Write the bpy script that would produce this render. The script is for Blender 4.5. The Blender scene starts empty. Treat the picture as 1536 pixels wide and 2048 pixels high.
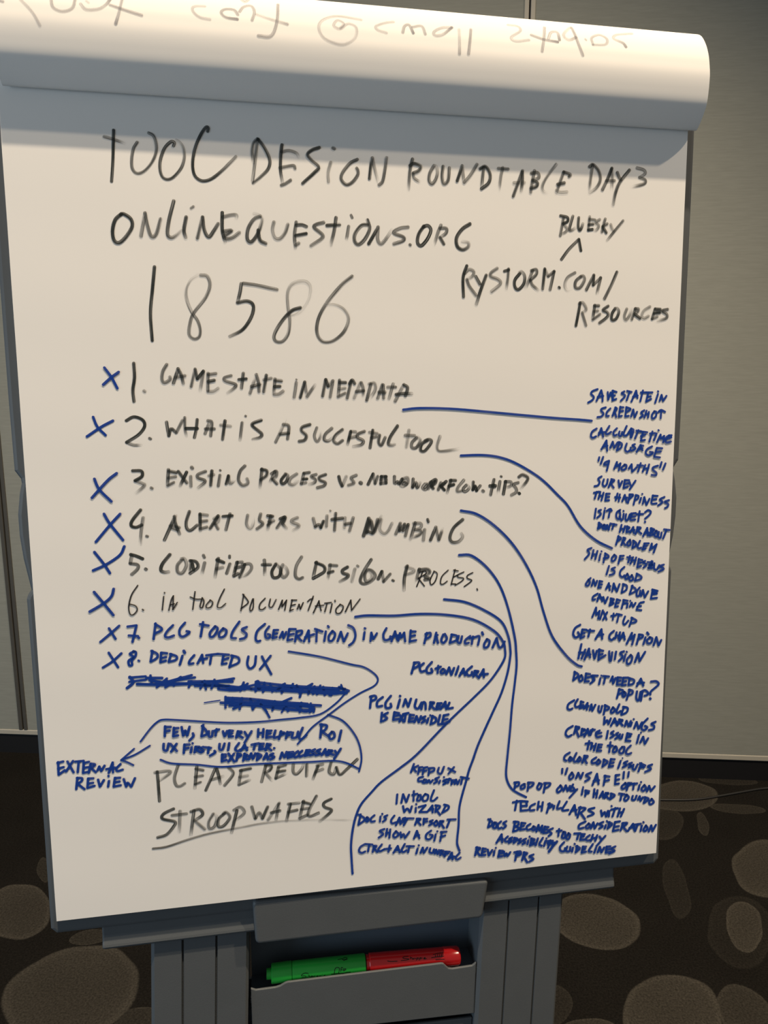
import bpy, bmesh, math
from mathutils import Vector, Matrix

S = bpy.context.scene
COL = S.collection

# ------------------------------------------------------------------ camera
CAMROT = [[0.997599, 0.069253, 0.000914], [-0.012884, 0.172601, 0.984908], [-0.06805, 0.982554, -0.173078]]            # rows: right, up, forward
cd = bpy.data.cameras.new('camera')
cam = bpy.data.objects.new('camera', cd)
COL.objects.link(cam)
r_, u_, f_ = [Vector(v) for v in CAMROT]
m = Matrix((r_, u_, -f_)).transposed().to_4x4()
m.translation = Vector((0, 0, 1.5))
cam.matrix_world = m
cd.sensor_fit = 'VERTICAL'
cd.sensor_height = 36.0
cd.lens = 1400.0 / 2048.0 * 36.0
cd.clip_start = 0.02
S.camera = cam

# ------------------------------------------------------------------ colour management, world, lamps
S.view_settings.view_transform = 'Standard'
S.view_settings.look = 'None'
S.view_settings.gamma = 1.0
S.view_settings.use_curve_mapping = False
S.view_settings.exposure = 0.0

O = Vector([-0.05598, 0.70166, 0.95006])              # bottom centre of the page
AX, AZ, AN = [Vector(v) for v in [[0.973091, 0.23042, 0.0], [-0.011639, 0.049151, 0.998724], [0.230126, -0.971849, 0.05051]]]   # page axes: right, up, towards the room

w = bpy.data.worlds.new('room_ambience')
S.world = w
w.use_nodes = True
w.node_tree.nodes['Background'].inputs[0].default_value = (1.0, 0.97, 0.92, 1)
w.node_tree.nodes['Background'].inputs[1].default_value = 0.185

def spot(name, direction, dist, watts, col, size, angle=70, target=(0.0, 0.80, 0.03)):
    t = O + AZ * 0.84 + AN * 0.02
    aim = O + AX * target[0] + AZ * target[1] + AN * target[2]
    d = (AX * direction[0] + AZ * direction[1] + AN * direction[2]).normalized()
    l = bpy.data.lights.new(name, 'SPOT')
    l.energy = watts
    l.color = col
    l.shadow_soft_size = size
    l.spot_size = math.radians(angle)
    l.spot_blend = 0.6
    o = bpy.data.objects.new(name, l)
    COL.objects.link(o)
    o.location = t + d * dist
    o.rotation_euler = (aim - o.location).to_track_quat('-Z', 'Y').to_euler()
    return o

WARM = (1.0, 0.81, 0.585)
spot('ceiling_downlight', (0.845, 1.0, 0.408), 4.6, 590, WARM, 0.05, 66, (0, 0.5, 0.02))
spot('ceiling_downlight', (0.0, 1.0, 0.328), 4.4, 1190, WARM, 0.05, 66, (0, 0.5, 0.02))

def area(name, loc, aim, sx, sy, watts, col):
    l = bpy.data.lights.new(name, 'AREA')
    l.shape = 'RECTANGLE'
    l.size = sx
    l.size_y = sy
    l.energy = watts
    l.color = col
    o = bpy.data.objects.new(name, l)
    COL.objects.link(o)
    o.location = loc
    o.rotation_euler = (Vector(aim) - Vector(loc)).to_track_quat('-Z', 'Y').to_euler()
    return o

# daylight from the window wall on the left side of the room
area('window_daylight', (-3.0, -1.3, 1.25), (0, 0.8, 1.2), 2.2, 1.5, 52, (0.62, 0.82, 1.0))

# ------------------------------------------------------------------ material helpers
def srgb(r, g, b):
    f = lambda c: c / 12.92 if c <= 0.04045 else ((c + 0.055) / 1.055) ** 2.4
    return (f(r / 255), f(g / 255), f(b / 255), 1)

def mat(name, color, rough=0.6, spec=0.5, noise=0.0, nscale=40.0, stretch=(1, 1, 1), bump=0.0, bscale=200.0):
    M = bpy.data.materials.new(name)
    M.use_nodes = True
    nt = M.node_tree
    b = nt.nodes['Principled BSDF']
    b.inputs['Roughness'].default_value = rough
    b.inputs['Specular IOR Level'].default_value = spec
    b.inputs['Base Color'].default_value = color
    tc = nt.nodes.new('ShaderNodeTexCoord')
    mp = nt.nodes.new('ShaderNodeMapping')
    mp.inputs['Scale'].default_value = stretch
    nt.links.new(tc.outputs['Object'], mp.inputs['Vector'])
    if noise:
        n = nt.nodes.new('ShaderNodeTexNoise')
        n.inputs['Scale'].default_value = nscale
        n.inputs['Detail'].default_value = 6
        nt.links.new(mp.outputs[0], n.inputs['Vector'])
        mx = nt.nodes.new('ShaderNodeMix')
        mx.data_type = 'RGBA'
        mx.inputs['A'].default_value = tuple(c * (1 - noise) for c in color[:3]) + (1,)
        mx.inputs['B'].default_value = tuple(min(1, c * (1 + noise)) for c in color[:3]) + (1,)
        nt.links.new(n.outputs['Fac'], mx.inputs['Factor'])
        nt.links.new(mx.outputs['Result'], b.inputs['Base Color'])
    if bump:
        n2 = nt.nodes.new('ShaderNodeTexNoise')
        n2.inputs['Scale'].default_value = bscale
        n2.inputs['Detail'].default_value = 4
        nt.links.new(mp.outputs[0], n2.inputs['Vector'])
        bp = nt.nodes.new('ShaderNodeBump')
        bp.inputs['Strength'].default_value = bump
        bp.inputs['Distance'].default_value = 0.002
        nt.links.new(n2.outputs['Fac'], bp.inputs['Height'])
        nt.links.new(bp.outputs[0], b.inputs['Normal'])
    return M

def ink_mat(name, color, cover, streak, tail):
    """marker ink: streaky along the stroke (UV u = metres along, v = across), thinner where the pen ran dry"""
    M = bpy.data.materials.new(name)
    M.use_nodes = True
    nt = M.node_tree
    b = nt.nodes['Principled BSDF']
    b.inputs['Base Color'].default_value = color
    b.inputs['Roughness'].default_value = 0.7
    b.inputs['Specular IOR Level'].default_value = 0.06
    out = nt.nodes['Material Output']
    tr = nt.nodes.new('ShaderNodeBsdfTransparent')
    ms = nt.nodes.new('ShaderNodeMixShader')
    uv = nt.nodes.new('ShaderNodeUVMap')
    uv.uv_map = 'stroke'
    mp = nt.nodes.new('ShaderNodeMapping')
    mp.inputs['Scale'].default_value = (38, 5.0, 1)
    n = nt.nodes.new('ShaderNodeTexNoise')
    n.inputs['Scale'].default_value = 1.0
    n.inputs['Detail'].default_value = 3
    nt.links.new(uv.outputs[0], mp.inputs['Vector'])
    nt.links.new(mp.outputs[0], n.inputs['Vector'])
    dry = nt.nodes.new('ShaderNodeAttribute')
    dry.attribute_name = 'dry'
    # coverage = cover - streak*noise_remapped - tail*dry
    mr = nt.nodes.new('ShaderNodeMapRange')
    mr.inputs['From Min'].default_value = 0.42
    mr.inputs['From Max'].default_value = 0.68
    mr.inputs['To Min'].default_value = 0.0
    mr.inputs['To Max'].default_value = 1.0
    nt.links.new(n.outputs['Fac'], mr.inputs['Value'])
    m1 = nt.nodes.new('ShaderNodeMath')
    m1.operation = 'MULTIPLY_ADD'
    m1.inputs[1].default_value = -streak
    m1.inputs[2].default_value = cover
    nt.links.new(mr.outputs[0], m1.inputs[0])
    m2 = nt.nodes.new('ShaderNodeMath')
    m2.operation = 'MULTIPLY_ADD'
    m2.inputs[1].default_value = -tail
    nt.links.new(dry.outputs['Fac'], m2.inputs[0])
    nt.links.new(m1.outputs[0], m2.inputs[2])
    m2.use_clamp = True
    nt.links.new(m2.outputs[0], ms.inputs[0])
    nt.links.new(tr.outputs[0], ms.inputs[1])
    nt.links.new(b.outputs[0], ms.inputs[2])
    nt.links.new(ms.outputs[0], out.inputs['Surface'])
    return M

M_paper = mat('white_paper', (0.83, 0.815, 0.79, 1), 0.85, 0.15, 0.012, 6, bump=0.05, bscale=9)
M_roll = mat('white_paper_back', (0.83, 0.815, 0.79, 1), 0.85, 0.15, 0.01, 8)
M_plastic = mat('grey_moulded_plastic', (0.083, 0.092, 0.100, 1), 0.5, 0.4, 0.06, 30, bump=0.06, bscale=900)
M_board = mat('grey_board_plastic', (0.083, 0.092, 0.100, 1), 0.5, 0.4, 0.06, 30)
M_recess = mat('cool_lit_recess_plastic', (0.085, 0.11, 0.14, 1), 0.5, 0.4, 0.06, 30)  # easel plastic, lifted and blued: cool ambient light in the bin put into the colour
M_wall = mat('olive_grey_partition_cloth', (0.226, 0.232, 0.207, 1), 0.8, 0.2, 0.13, 16, (1.2, 1, 14))
M_alu = mat('pale_aluminium_edge', (0.36, 0.34, 0.29, 1), 0.5, 0.5, 0.04, 40)
M_edge_dark = mat('dark_grey_joint_edge', (0.055, 0.053, 0.047, 1), 0.7, 0.3, 0.1, 40)  # darker tone of the edge strips, used at the left joint only
M_black = mat('black_rubber', (0.006, 0.006, 0.007, 1), 0.6, 0.3, 0.1, 60)
M_cable = mat('black_cable_sheath', (0.012, 0.012, 0.012, 1), 0.5, 0.4, 0.05, 60)
M_green = mat('green_marker_plastic', (0.02, 0.42, 0.05, 1), 0.35, 0.5, 0.04, 60)
M_red = mat('red_marker_plastic', (0.58, 0.012, 0.014, 1), 0.22, 0.6, 0.04, 60)
M_print = mat('black_print', (0.01, 0.012, 0.01, 1), 0.6, 0.2, 0.05, 90)
M_ink_black = ink_mat('black_marker_ink', (0.028, 0.034, 0.034, 1), 1.0, 0.55, 0.75)
M_ink_under = ink_mat('worn_black_marker_ink', (0.06, 0.065, 0.065, 1), 0.85, 0.35, 0.75)
M_ink_pen = ink_mat('black_pen_ink', (0.02, 0.02, 0.022, 1), 1.0, 0.25, 0.1)
M_ink_dry = ink_mat('drying_black_marker_ink', (0.034, 0.042, 0.042, 1), 0.93, 0.62, 0.6)
M_ink_blue = ink_mat('blue_marker_ink', (0.011, 0.050, 0.30, 1), 1.0, 0.12, 0.0)
M_ink_ghost = ink_mat('ink_showing_through', (0.26, 0.25, 0.27, 1), 0.33, 0.28, -0.42)

# ------------------------------------------------------------------ object helpers
def tag(o, label, cat, group=None):
    o['label'] = label
    o['category'] = cat
    if group:
        o['group'] = group
    return o

def empty(name, mw, label, cat, group=None):
    o = bpy.data.objects.new(name, None)
    o.empty_display_size = 0.1
    COL.objects.link(o)
    o.matrix_world = mw
    return tag(o, label, cat, group)

def link(name, me, material, parent=None, smooth=False):
    me.materials.append(material)
    if smooth:
        for p in me.polygons:
            p.use_smooth = True
    o = bpy.data.objects.new(name, me)
    COL.objects.link(o)
    if parent:
        o.parent = parent
    return o

def from_bm(name, bm, material, parent=None, smooth=False, bevel=0.0, seg=3, angle=35):
    bmesh.ops.recalc_face_normals(bm, faces=bm.faces)
    me = bpy.data.meshes.new(name)
    bm.to_mesh(me)
    bm.free()
    o = link(name, me, material, parent, smooth)
    if bevel:
        b = o.modifiers.new('bevel', 'BEVEL')
        b.width = bevel
        b.segments = seg
        b.limit_method = 'ANGLE'
        b.angle_limit = math.radians(angle)
    return o

def structure(o):
    o['kind'] = 'structure'
    return o

def box(bm, x0, x1, y0, y1, z0, z1):
    vs = [bm.verts.new(c) for c in ((x0, y0, z0), (x1, y0, z0), (x1, y1, z0), (x0, y1, z0), (x0, y0, z1), (x1, y0, z1), (x1, y1, z1), (x0, y1, z1))]
    for f in ((0, 3, 2, 1), (4, 5, 6, 7), (0, 1, 5, 4), (1, 2, 6, 5), (2, 3, 7, 6), (3, 0, 4, 7)):
        bm.faces.new([vs[i] for i in f])

def prism(bm, poly, y0, y1, shear=0.0):
    """poly in (x, z), extruded along local y"""
    a = [bm.verts.new((x + shear * z, y0, z)) for x, z in poly]
    b = [bm.verts.new((x + shear * z, y1, z)) for x, z in poly]
    n = len(poly)
    bm.faces.new(a)
    bm.faces.new(list(reversed(b)))
    for i in range(n):
        bm.faces.new([a[i], b[i], b[(i + 1) % n], a[(i + 1) % n]])

def extrude_x(bm, prof, x0, x1, closed=True):
    """prof in (n, z) with n towards the room (local -y), extruded along x"""
    a = [bm.verts.new((x0, -n, z)) for n, z in prof]
    b = [bm.verts.new((x1, -n, z)) for n, z in prof]
    k = len(prof)
    for i in range(k if closed else k - 1):
        j = (i + 1) % k
        bm.faces.new([a[i], b[i], b[j], a[j]])
    if closed:
        bm.faces.new(a)
        bm.faces.new(list(reversed(b)))

def catmull(P, n=6):
    P = [Vector(q) for q in P]
    if len(P) == 2:
        return P
    Q = [2 * P[0] - P[1]] + P + [2 * P[-1] - P[-2]]
    out = []
    for i in range(1, len(Q) - 2):
        a, b, c, d = Q[i - 1:i + 3]
        for k in range(n):
            t = k / n
            out.append(0.5 * ((2 * b) + (c - a) * t + (2 * a - 5 * b + 4 * c - d) * t * t + (3 * b - a - 3 * c + d) * t ** 3))
    out.append(Q[-2])
    return out

def rounded(poly, r, n=5):
    """round the corners of a closed polygon; r is a radius or a list of radii"""
    out = []
    k = len(poly)
    for i in range(k):
        p0, p1, p2 = Vector(poly[i - 1]), Vector(poly[i]), Vector(poly[(i + 1) % k])
        rr = r[i] if isinstance(r, (list, tuple)) else r
        if rr <= 0:
            out.append(tuple(p1))
            continue
        d0 = (p0 - p1).normalized()
        d1 = (p2 - p1).normalized()
        a = p1 + d0 * min(rr, (p0 - p1).length * 0.45)
        b = p1 + d1 * min(rr, (p2 - p1).length * 0.45)
        for s in range(n + 1):
            t = s / n
            out.append(tuple((1 - t) ** 2 * a + 2 * t * (1 - t) * p1 + t * t * b))
    return out

# handwriting: each stroke is «width x z x z ...» in hundredths / tenths of a millimetre on the page, '/' marks a sharp turn
def strokes(text, unit=1e-4):
    for st in text.replace('\n', '').split(';'):
        tk = st.split()
        if len(tk) < 3:
            continue
        wd = int(tk[0]) * 1e-5
        runs = [[]]
        it = iter(tk[1:])
        for t in it:
            if t == '/':
                runs.append([runs[-1][-1]])
            else:
                runs[-1].append((int(t) * unit, int(next(it)) * unit))
        for r in runs:
            if len(r) > 1:
                c = catmull([(x, z, 0) for x, z in r], 5)
                yield wd, [(q[0], q[1]) for q in c]

def write(name, text, material, parent, place, unit=1e-4, dryness=0.0, lift=0.00022):
    """ribbons of ink; place(x, z, lift) puts a page point into the parent's space"""
    verts, faces, uvs, dries = [], [], [], []
    for k, (wd, L) in enumerate(strokes(text, unit)):
        h = lift + (k % 7) * 0.00002
        hw = wd / 2
        pts = [Vector(L[0])]
        for p in L[1:]:
            p = Vector(p)
            sub = max(1, int((p - pts[-1]).length / 0.004))
            q0 = pts[-1].copy()
            pts += [q0.lerp(p, (k_ + 1) / sub) for k_ in range(sub)]
        d0 = (pts[1] - pts[0])
        if d0.length < 1e-9:
            d0 = Vector((1e-5, 0))
        n = len(pts)
        ln = 0.0
        total = sum((pts[i + 1] - pts[i]).length for i in range(n - 1))
        rows = []
        # rounded start cap, body, rounded end cap
        def tangent(i):
            a = pts[max(0, i - 1)]
            b = pts[min(n - 1, i + 1)]
            t = b - a
            return t.normalized() if t.length > 1e-9 else d0.normalized()
        t0 = tangent(0)
        t1 = tangent(n - 1)
        for s in (-1.0, -0.87, -0.5):
            rows.append((pts[0] + t0 * hw * s * 0.9, t0, hw * math.sqrt(max(0.0, 1 - s * s)), 0.0))
        for i in range(n):
            if i:
                ln += (pts[i] - pts[i - 1]).length
            rows.append((pts[i], tangent(i), hw, ln))
        for s in (0.5, 0.87, 1.0):
            rows.append((pts[-1] + t1 * hw * s * 0.9, t1, hw * math.sqrt(max(0.0, 1 - s * s)), ln))
        rnd = (k * 0.6180339) % 1.0
        rnd2 = (k * 0.7548777) % 1.0
        base = len(verts)
        for p, t, ww, l in rows:
            nn = Vector((-t[1], t[0]))
            fr = l / max(total, 1e-6)
            dr = dryness * rnd2 * 0.55
            if total > 0.15 and dryness:
                dr = dryness * min(1.0, fr * 1.15)
            elif total > 0.012:
                dr += dryness * max(0.0, (fr - 0.7) / 0.3) * (0.35 + 0.5 * rnd) * (1 if rnd > 0.45 else 0.2)
            for sgn, v in ((1, 1.0), (0, 0.5), (-1, 0.0)):
                q = p + nn * ww * sgn
                verts.append(place(q[0], q[1], h))
                uvs.append((l + rnd * 7.0, v + rnd2 * 3))
                dries.append(dr)
        for i in range(len(rows) - 1):
            a = base + i * 3
            faces.append((a, a + 3, a + 4, a + 1))
            faces.append((a + 1, a + 4, a + 5, a + 2))
    me = bpy.data.meshes.new(name)
    me.from_pydata(verts, [], faces)
    uvl = me.uv_layers.new(name='stroke')
    for lp in me.loops:
        uvl.data[lp.index].uv = uvs[lp.vertex_index]
    at = me.attributes.new('dry', 'FLOAT', 'POINT')
    for i, v in enumerate(dries):
        at.data[i].value = v
    return link(name, me, material, parent)

# ------------------------------------------------------------------ the room
WY = 2.594
PX0, SX1, SX2, PX1 = -5.635, -1.677, 0.302, 4.26     # partition joints
WALL_TOP = 4.2
BZ = 0.085
bm = bmesh.new()
for a, b in ((PX0, SX1 - 1.979), (SX1 - 1.979, SX1), (SX1, SX2), (SX2, SX2 + 1.979), (SX2 + 1.979, PX1)):
    box(bm, a + 0.018, b - 0.018, WY, WY + 0.09, BZ + 0.022, WALL_TOP)
structure(from_bm('wall_back', bm, M_wall))
k = 1
for x in (SX1, SX2):
    bm = bmesh.new()
    for s in (-1, 1):
        box(bm, x + s * 0.0105 - 0.0075, x + s * 0.0105 + 0.0075, WY - 0.004, WY + 0.085, BZ + 0.022, WALL_TOP)
    structure(from_bm('trim_%d' % k, bm, M_edge_dark if x == SX1 else M_alu, bevel=0.002, seg=2))
    k += 1
    bm = bmesh.new()
    box(bm, x - 0.0028, x + 0.0028, WY + 0.012, WY + 0.08, BZ + 0.022, WALL_TOP)
    structure(from_bm('trim_%d' % k, bm, M_black))
    k += 1
bm = bmesh.new()
box(bm, PX0, PX1, WY - 0.003, WY + 0.09, BZ, BZ + 0.0215)
structure(from_bm('trim_%d' % k, bm, M_alu, bevel=0.003, seg=2))
bm = bmesh.new()
box(bm, PX0, PX1, WY + 0.004, WY + 0.06, 0.0, BZ - 0.0005)
structure(from_bm('baseboard_back', bm, M_black))

# carpet with its woven pattern of pale overlapping leaves: (x, y, half length, half width, turn, paleness)
LEAVES = [(-1.191, 1.733, 0.135, 0.084, 2.432, 1), (-0.892, 1.477, 0.175, 0.145, 2.958, 0.95), (-0.704, 1.406, 0.066, 0.034, -2.961, 0.55), (-0.932, 1.65, 0.053, 0.027, -2.982, 0.6), (0.951, 2.471, 0.149, 0.097, -2.796, 0.9), (0.826, 2.291, 0.107, 0.062, 1.035, 0.42), (0.962, 2.299, 0.073, 0.019, 1.31, 0.6), (1.121, 2.399, 0.094, 0.029, 3.094, 0.55), (1.074, 2.081, 0.164, 0.091, 0.972, 1.0), (0.902, 1.82, 0.105, 0.049, 1.117, 1.05), (0.884, 1.805, 0.154, 0.083, 1.023, 0.2), (0.484, 1.812, 0.127, 0.11, 3.097, 1.0), (0.761, 1.968, 0.139, 0.039, 1.333, 0.28), (0.6, 1.51, 0.153, 0.102, 0.794, 1.0), (0.782, 1.524, 0.1, 0.068, 1.318, 0.7), (0.393, 1.454, 0.07, 0.032, -2.988, 0.9), (0.322, 1.521, 0.063, 0.038, 1.26, 0.4), (1.163, 2.594, 0.113, 0.033, -3.133, 0.4), (-1.21, 1.907, 0.07, 0.017, 2.192, 0.5), (0.617, 2.16, 0.096, 0.082, -3.012, 0.5), (3.536, 0.589, 0.217, 0.117, 2.163, 1.0), (-3.068, -0.702, 0.19, 0.132, 1.962, 0.4), (-2.619, 1.852, 0.218, 0.073, 1.852, 1.0), (0.7, -0.534, 0.184, 0.125, 0.059, 1.0), (2.09, 1.865, 0.137, 0.066, 1.862, 0.4), (2.727, 1.774, 0.213, 0.13, 2.589, 0.4), (0.162, 0.498, 0.184, 0.092, 2.014, 0.4), (-2.768, -0.098, 0.17, 0.115, 0.786, 0.4), (-1.297, 0.95, 0.139, 0.1, 0.566, 1.0), (3.377, -0.337, 0.208, 0.116, 1.105, 0.7), (0.566, -1.261, 0.18, 0.08, 2.271, 1.0), (2.256, -1.198, 0.126, 0.136, 0.505, 0.4), (-3.321, 1.136, 0.171, 0.106, 2.615, 1.0), (2.094, 1.159, 0.185, 0.135, 0.732, 1.0), (3.219, -0.89, 0.135, 0.137, 0.994, 0.7), (0.751, 0.147, 0.146, 0.093, 1.299, 0.4), (-1.42, -1.364, 0.181, 0.07, 2.355, 0.4), (-2.638, 0.646, 0.121, 0.078, 0.114, 0.4), (-3.879, -1.536, 0.174, 0.063, 2.038, 0.7), (2.974, 0.416, 0.181, 0.071, 1.463, 0.7), (-4.149, -1.203, 0.183, 0.083, 1.264, 1.0), (2.287, 0.463, 0.169, 0.13, 2.784, 0.7), (3.726, -1.305, 0.133, 0.119, 2.585, 0.7), (-2.384, 1.496, 0.199, 0.112, 0.953, 0.7), (-1.573, -0.31, 0.214, 0.134, 3.003, 0.7), (1.318, 0.206, 0.168, 0.092, 2.951, 0.7), (-0.639, 0.897, 0.181, 0.135, 2.277, 0.4), (1.7, -0.266, 0.209, 0.129, 0.512, 0.4), (-3.781, 1.835, 0.154, 0.091, 0.838, 0.7), (-2.188, 1.853, 0.179, 0.117, 0.079, 1.0), (3.494, 2.101, 0.171, 0.121, 3.025, 0.4), (-3.396, 0.145, 0.194, 0.126, 1.206, 1.0), (2.51, 0.015, 0.177, 0.111, 0.412, 0.4), (1.767, 2.207, 0.186, 0.086, 1.565, 1.0), (2.91, -0.063, 0.137, 0.087, 1.842, 0.4), (-1.741, -1.065, 0.209, 0.093, 2.682, 0.4), (1.122, -1.01, 0.182, 0.066, 2.788, 1.0), (-2.239, -0.144, 0.178, 0.093, 2.718, 0.7), (-0.775, 0.423, 0.185, 0.135, 2.506, 0.4), (-3.406, 2.246, 0.158, 0.069, 0.153, 0.7), (-0.714, -1.369, 0.192, 0.086, 1.478, 0.4), (-1.369, 0.524, 0.12, 0.103, 1.111, 0.7)]
M_carpet = bpy.data.materials.new('leaf_pattern_carpet')
M_carpet.use_nodes = True
nt = M_carpet.node_tree
bs = nt.nodes['Principled BSDF']
bs.inputs['Roughness'].default_value = 1.0
bs.inputs['Specular IOR Level'].default_value = 0.05
tc = nt.nodes.new('ShaderNodeTexCoord')
wob = nt.nodes.new('ShaderNodeTexNoise')
wob.inputs['Scale'].default_value = 7.0
wob.inputs['Detail'].default_value = 1
nt.links.new(tc.outputs['Object'], wob.inputs['Vector'])
wv = nt.nodes.new('ShaderNodeVectorMath')
wv.operation = 'MULTIPLY_ADD'
wv.inputs[1].default_value = (0.03, 0.03, 0)
nt.links.new(wob.outputs['Color'], wv.inputs[0])
off = nt.nodes.new('ShaderNodeVectorMath')
off.operation = 'SUBTRACT'
off.inputs[1].default_value = (0.015, 0.015, 0)
nt.links.new(tc.outputs['Object'], off.inputs[0])
nt.links.new(off.outputs[0], wv.inputs[2])
last = None
for (lx, ly, la, lb, lr, lk) in LEAVES:
    mp = nt.nodes.new('ShaderNodeMapping')
    mp.vector_type = 'TEXTURE'
    mp.inputs['Location'].default_value = (lx, ly, 0)
    mp.inputs['Rotation'].default_value = (0, 0, lr)
    mp.inputs['Scale'].default_value = (la, lb, 1)
    nt.links.new(wv.outputs[0], mp.inputs['Vector'])
    ln = nt.nodes.new('ShaderNodeVectorMath')
    ln.operation = 'LENGTH'
    nt.links.new(mp.outputs[0], ln.inputs[0])
    cr = nt.nodes.new('ShaderNodeValToRGB')
    el = cr.color_ramp.elements
    el[0].position = 0.0
    el[0].color = (0.66 * lk,) * 3 + (1,)
    el[1].position = 1.0
    el[1].color = (0, 0, 0, 1)
    for pos, v in ((0.82, 0.74), (0.93, 1.0), (0.965, 0.95)):
        e = el.new(pos)
        e.color = (v * lk,) * 3 + (1,)
    nt.links.new(ln.outputs['Value'], cr.inputs['Fac'])
    if last is None:
        last = cr.outputs['Color']
    else:
        mx = nt.nodes.new('ShaderNodeMath')
        mx.operation = 'MAXIMUM'
        nt.links.new(last, mx.inputs[0])
        nt.links.new(cr.outputs['Color'], mx.inputs[1])
        last = mx.outputs[0]
fib = nt.nodes.new('ShaderNodeTexNoise')
fib.inputs['Scale'].default_value = 190
fib.inputs['Detail'].default_value = 5
fib.inputs['Roughness'].default_value = 0.75
nt.links.new(tc.outputs['Object'], fib.inputs['Vector'])
blot = nt.nodes.new('ShaderNodeTexNoise')
blot.inputs['Scale'].default_value = 5
blot.inputs['Detail'].default_value = 3
nt.links.new(tc.outputs['Object'], blot.inputs['Vector'])
mix = nt.nodes.new('ShaderNodeMix')
mix.data_type = 'RGBA'
mix.inputs['A'].default_value = (0.0095, 0.0086, 0.0075, 1)
mix.inputs['B'].default_value = (0.045, 0.0405, 0.0335, 1)
nt.links.new(last, mix.inputs['Factor'])
m3 = nt.nodes.new('ShaderNodeMapRange')
m3.inputs['From Min'].default_value = 0.3
m3.inputs['From Max'].default_value = 0.7
m3.inputs['To Min'].default_value = 0.35
m3.inputs['To Max'].default_value = 1.65
nt.links.new(fib.outputs['Fac'], m3.inputs['Value'])
m4 = nt.nodes.new('ShaderNodeMapRange')
m4.inputs['To Min'].default_value = 0.75
m4.inputs['To Max'].default_value = 1.25
nt.links.new(blot.outputs['Fac'], m4.inputs['Value'])
mm = nt.nodes.new('ShaderNodeMath')
mm.operation = 'MULTIPLY'
nt.links.new(m3.outputs[0], mm.inputs[0])
nt.links.new(m4.outputs[0], mm.inputs[1])
vm = nt.nodes.new('ShaderNodeVectorMath')
vm.operation = 'SCALE'
nt.links.new(mix.outputs['Result'], vm.inputs[0])
nt.links.new(mm.outputs[0], vm.inputs['Scale'])
nt.links.new(vm.outputs[0], bs.inputs['Base Color'])
bp = nt.nodes.new('ShaderNodeBump')
bp.inputs['Strength'].default_value = 0.5
bp.inputs['Distance'].default_value = 0.004
nt.links.new(fib.outputs['Fac'], bp.inputs['Height'])
nt.links.new(bp.outputs[0], bs.inputs['Normal'])
bm = bmesh.new()
box(bm, PX0, PX1, -5.0, WY + 0.09, -0.02, 0.0)
structure(from_bm('floor', bm, M_carpet))

# ------------------------------------------------------------------ the easel; its local frame is the leaning board's: x right, y away from the room, z up the board
rot = Matrix((AX, -AN, AZ)).transposed().to_4x4()
FZ = -O.z / AZ.z                     # local height of the floor under the board
base = O + AZ * FZ
easel_m = Matrix.Translation(base) @ rot
easel = empty('flip_chart_easel', easel_m, 'blue-grey plastic flip chart easel on a panelled column, holding the written sheet', 'easel')
ZO = -FZ                             # page bottom in easel coordinates

def up(poly):
    return [(x, z + ZO) for x, z in poly]

# board with the finger grips let into both edges
half = [(0.3440, -0.0215), (0.3500, -0.0150), (0.3495, 0.2000), (0.3505, 0.3440), (0.3490, 0.3480), (0.3455, 0.3530), (0.3462, 0.3570), (0.3508, 0.3850), (0.3529, 0.4080), (0.3530, 0.4290),
        (0.3500, 0.4500), (0.3475, 0.4600), (0.3480, 0.4640), (0.3532, 0.4720), (0.3540, 0.5400), (0.3548, 0.8950), (0.3440, 0.9050)]
outline = half + [(-x, z) for x, z in reversed(half)]
bm = bmesh.new()
prism(bm, up(outline), 0.0085, 0.040)
from_bm('board', bm, M_board, easel, bevel=0.0045, seg=3, angle=50)

# top clamp bar behind the turned sheets
bm = bmesh.new()
extrude_x(bm, rounded([(-0.0085, 0.876 + ZO), (0.0035, 0.878 + ZO), (0.0035, 0.899 + ZO), (-0.0085, 0.901 + ZO)], 0.002), -0.335, 0.335)
from_bm('clamp_bar', bm, M_recess, easel, smooth=False)

# marker ledge: a shallow J running under the board
led = [(-0.034, -0.0185), (-0.0115, -0.0185), (-0.0113, -0.0310), (-0.0104, -0.0360), (-0.0090, -0.0410), (-0.0086, -0.0435), (-0.0092, -0.0458), (-0.0120, -0.0476), (-0.034, -0.0480)]
bm = bmesh.new()
extrude_x(bm, [(n, z + ZO) for n, z in led], -0.2990, 0.2930)
from_bm('marker_ledge', bm, M_plastic, easel, bevel=0.0032, seg=3, angle=40)

# wide raised handle plate in the middle of the ledge
bm = bmesh.new()
pl = rounded([(-0.1385, -0.0058), (0.1320, -0.0122), (0.1250, -0.0597), (-0.1365, -0.0576)], 0.006)
prism(bm, up(pl), 0.0028, 0.020)
from_bm('ledge_plate', bm, M_plastic, easel, bevel=0.0042, seg=4, angle=50)

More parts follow.
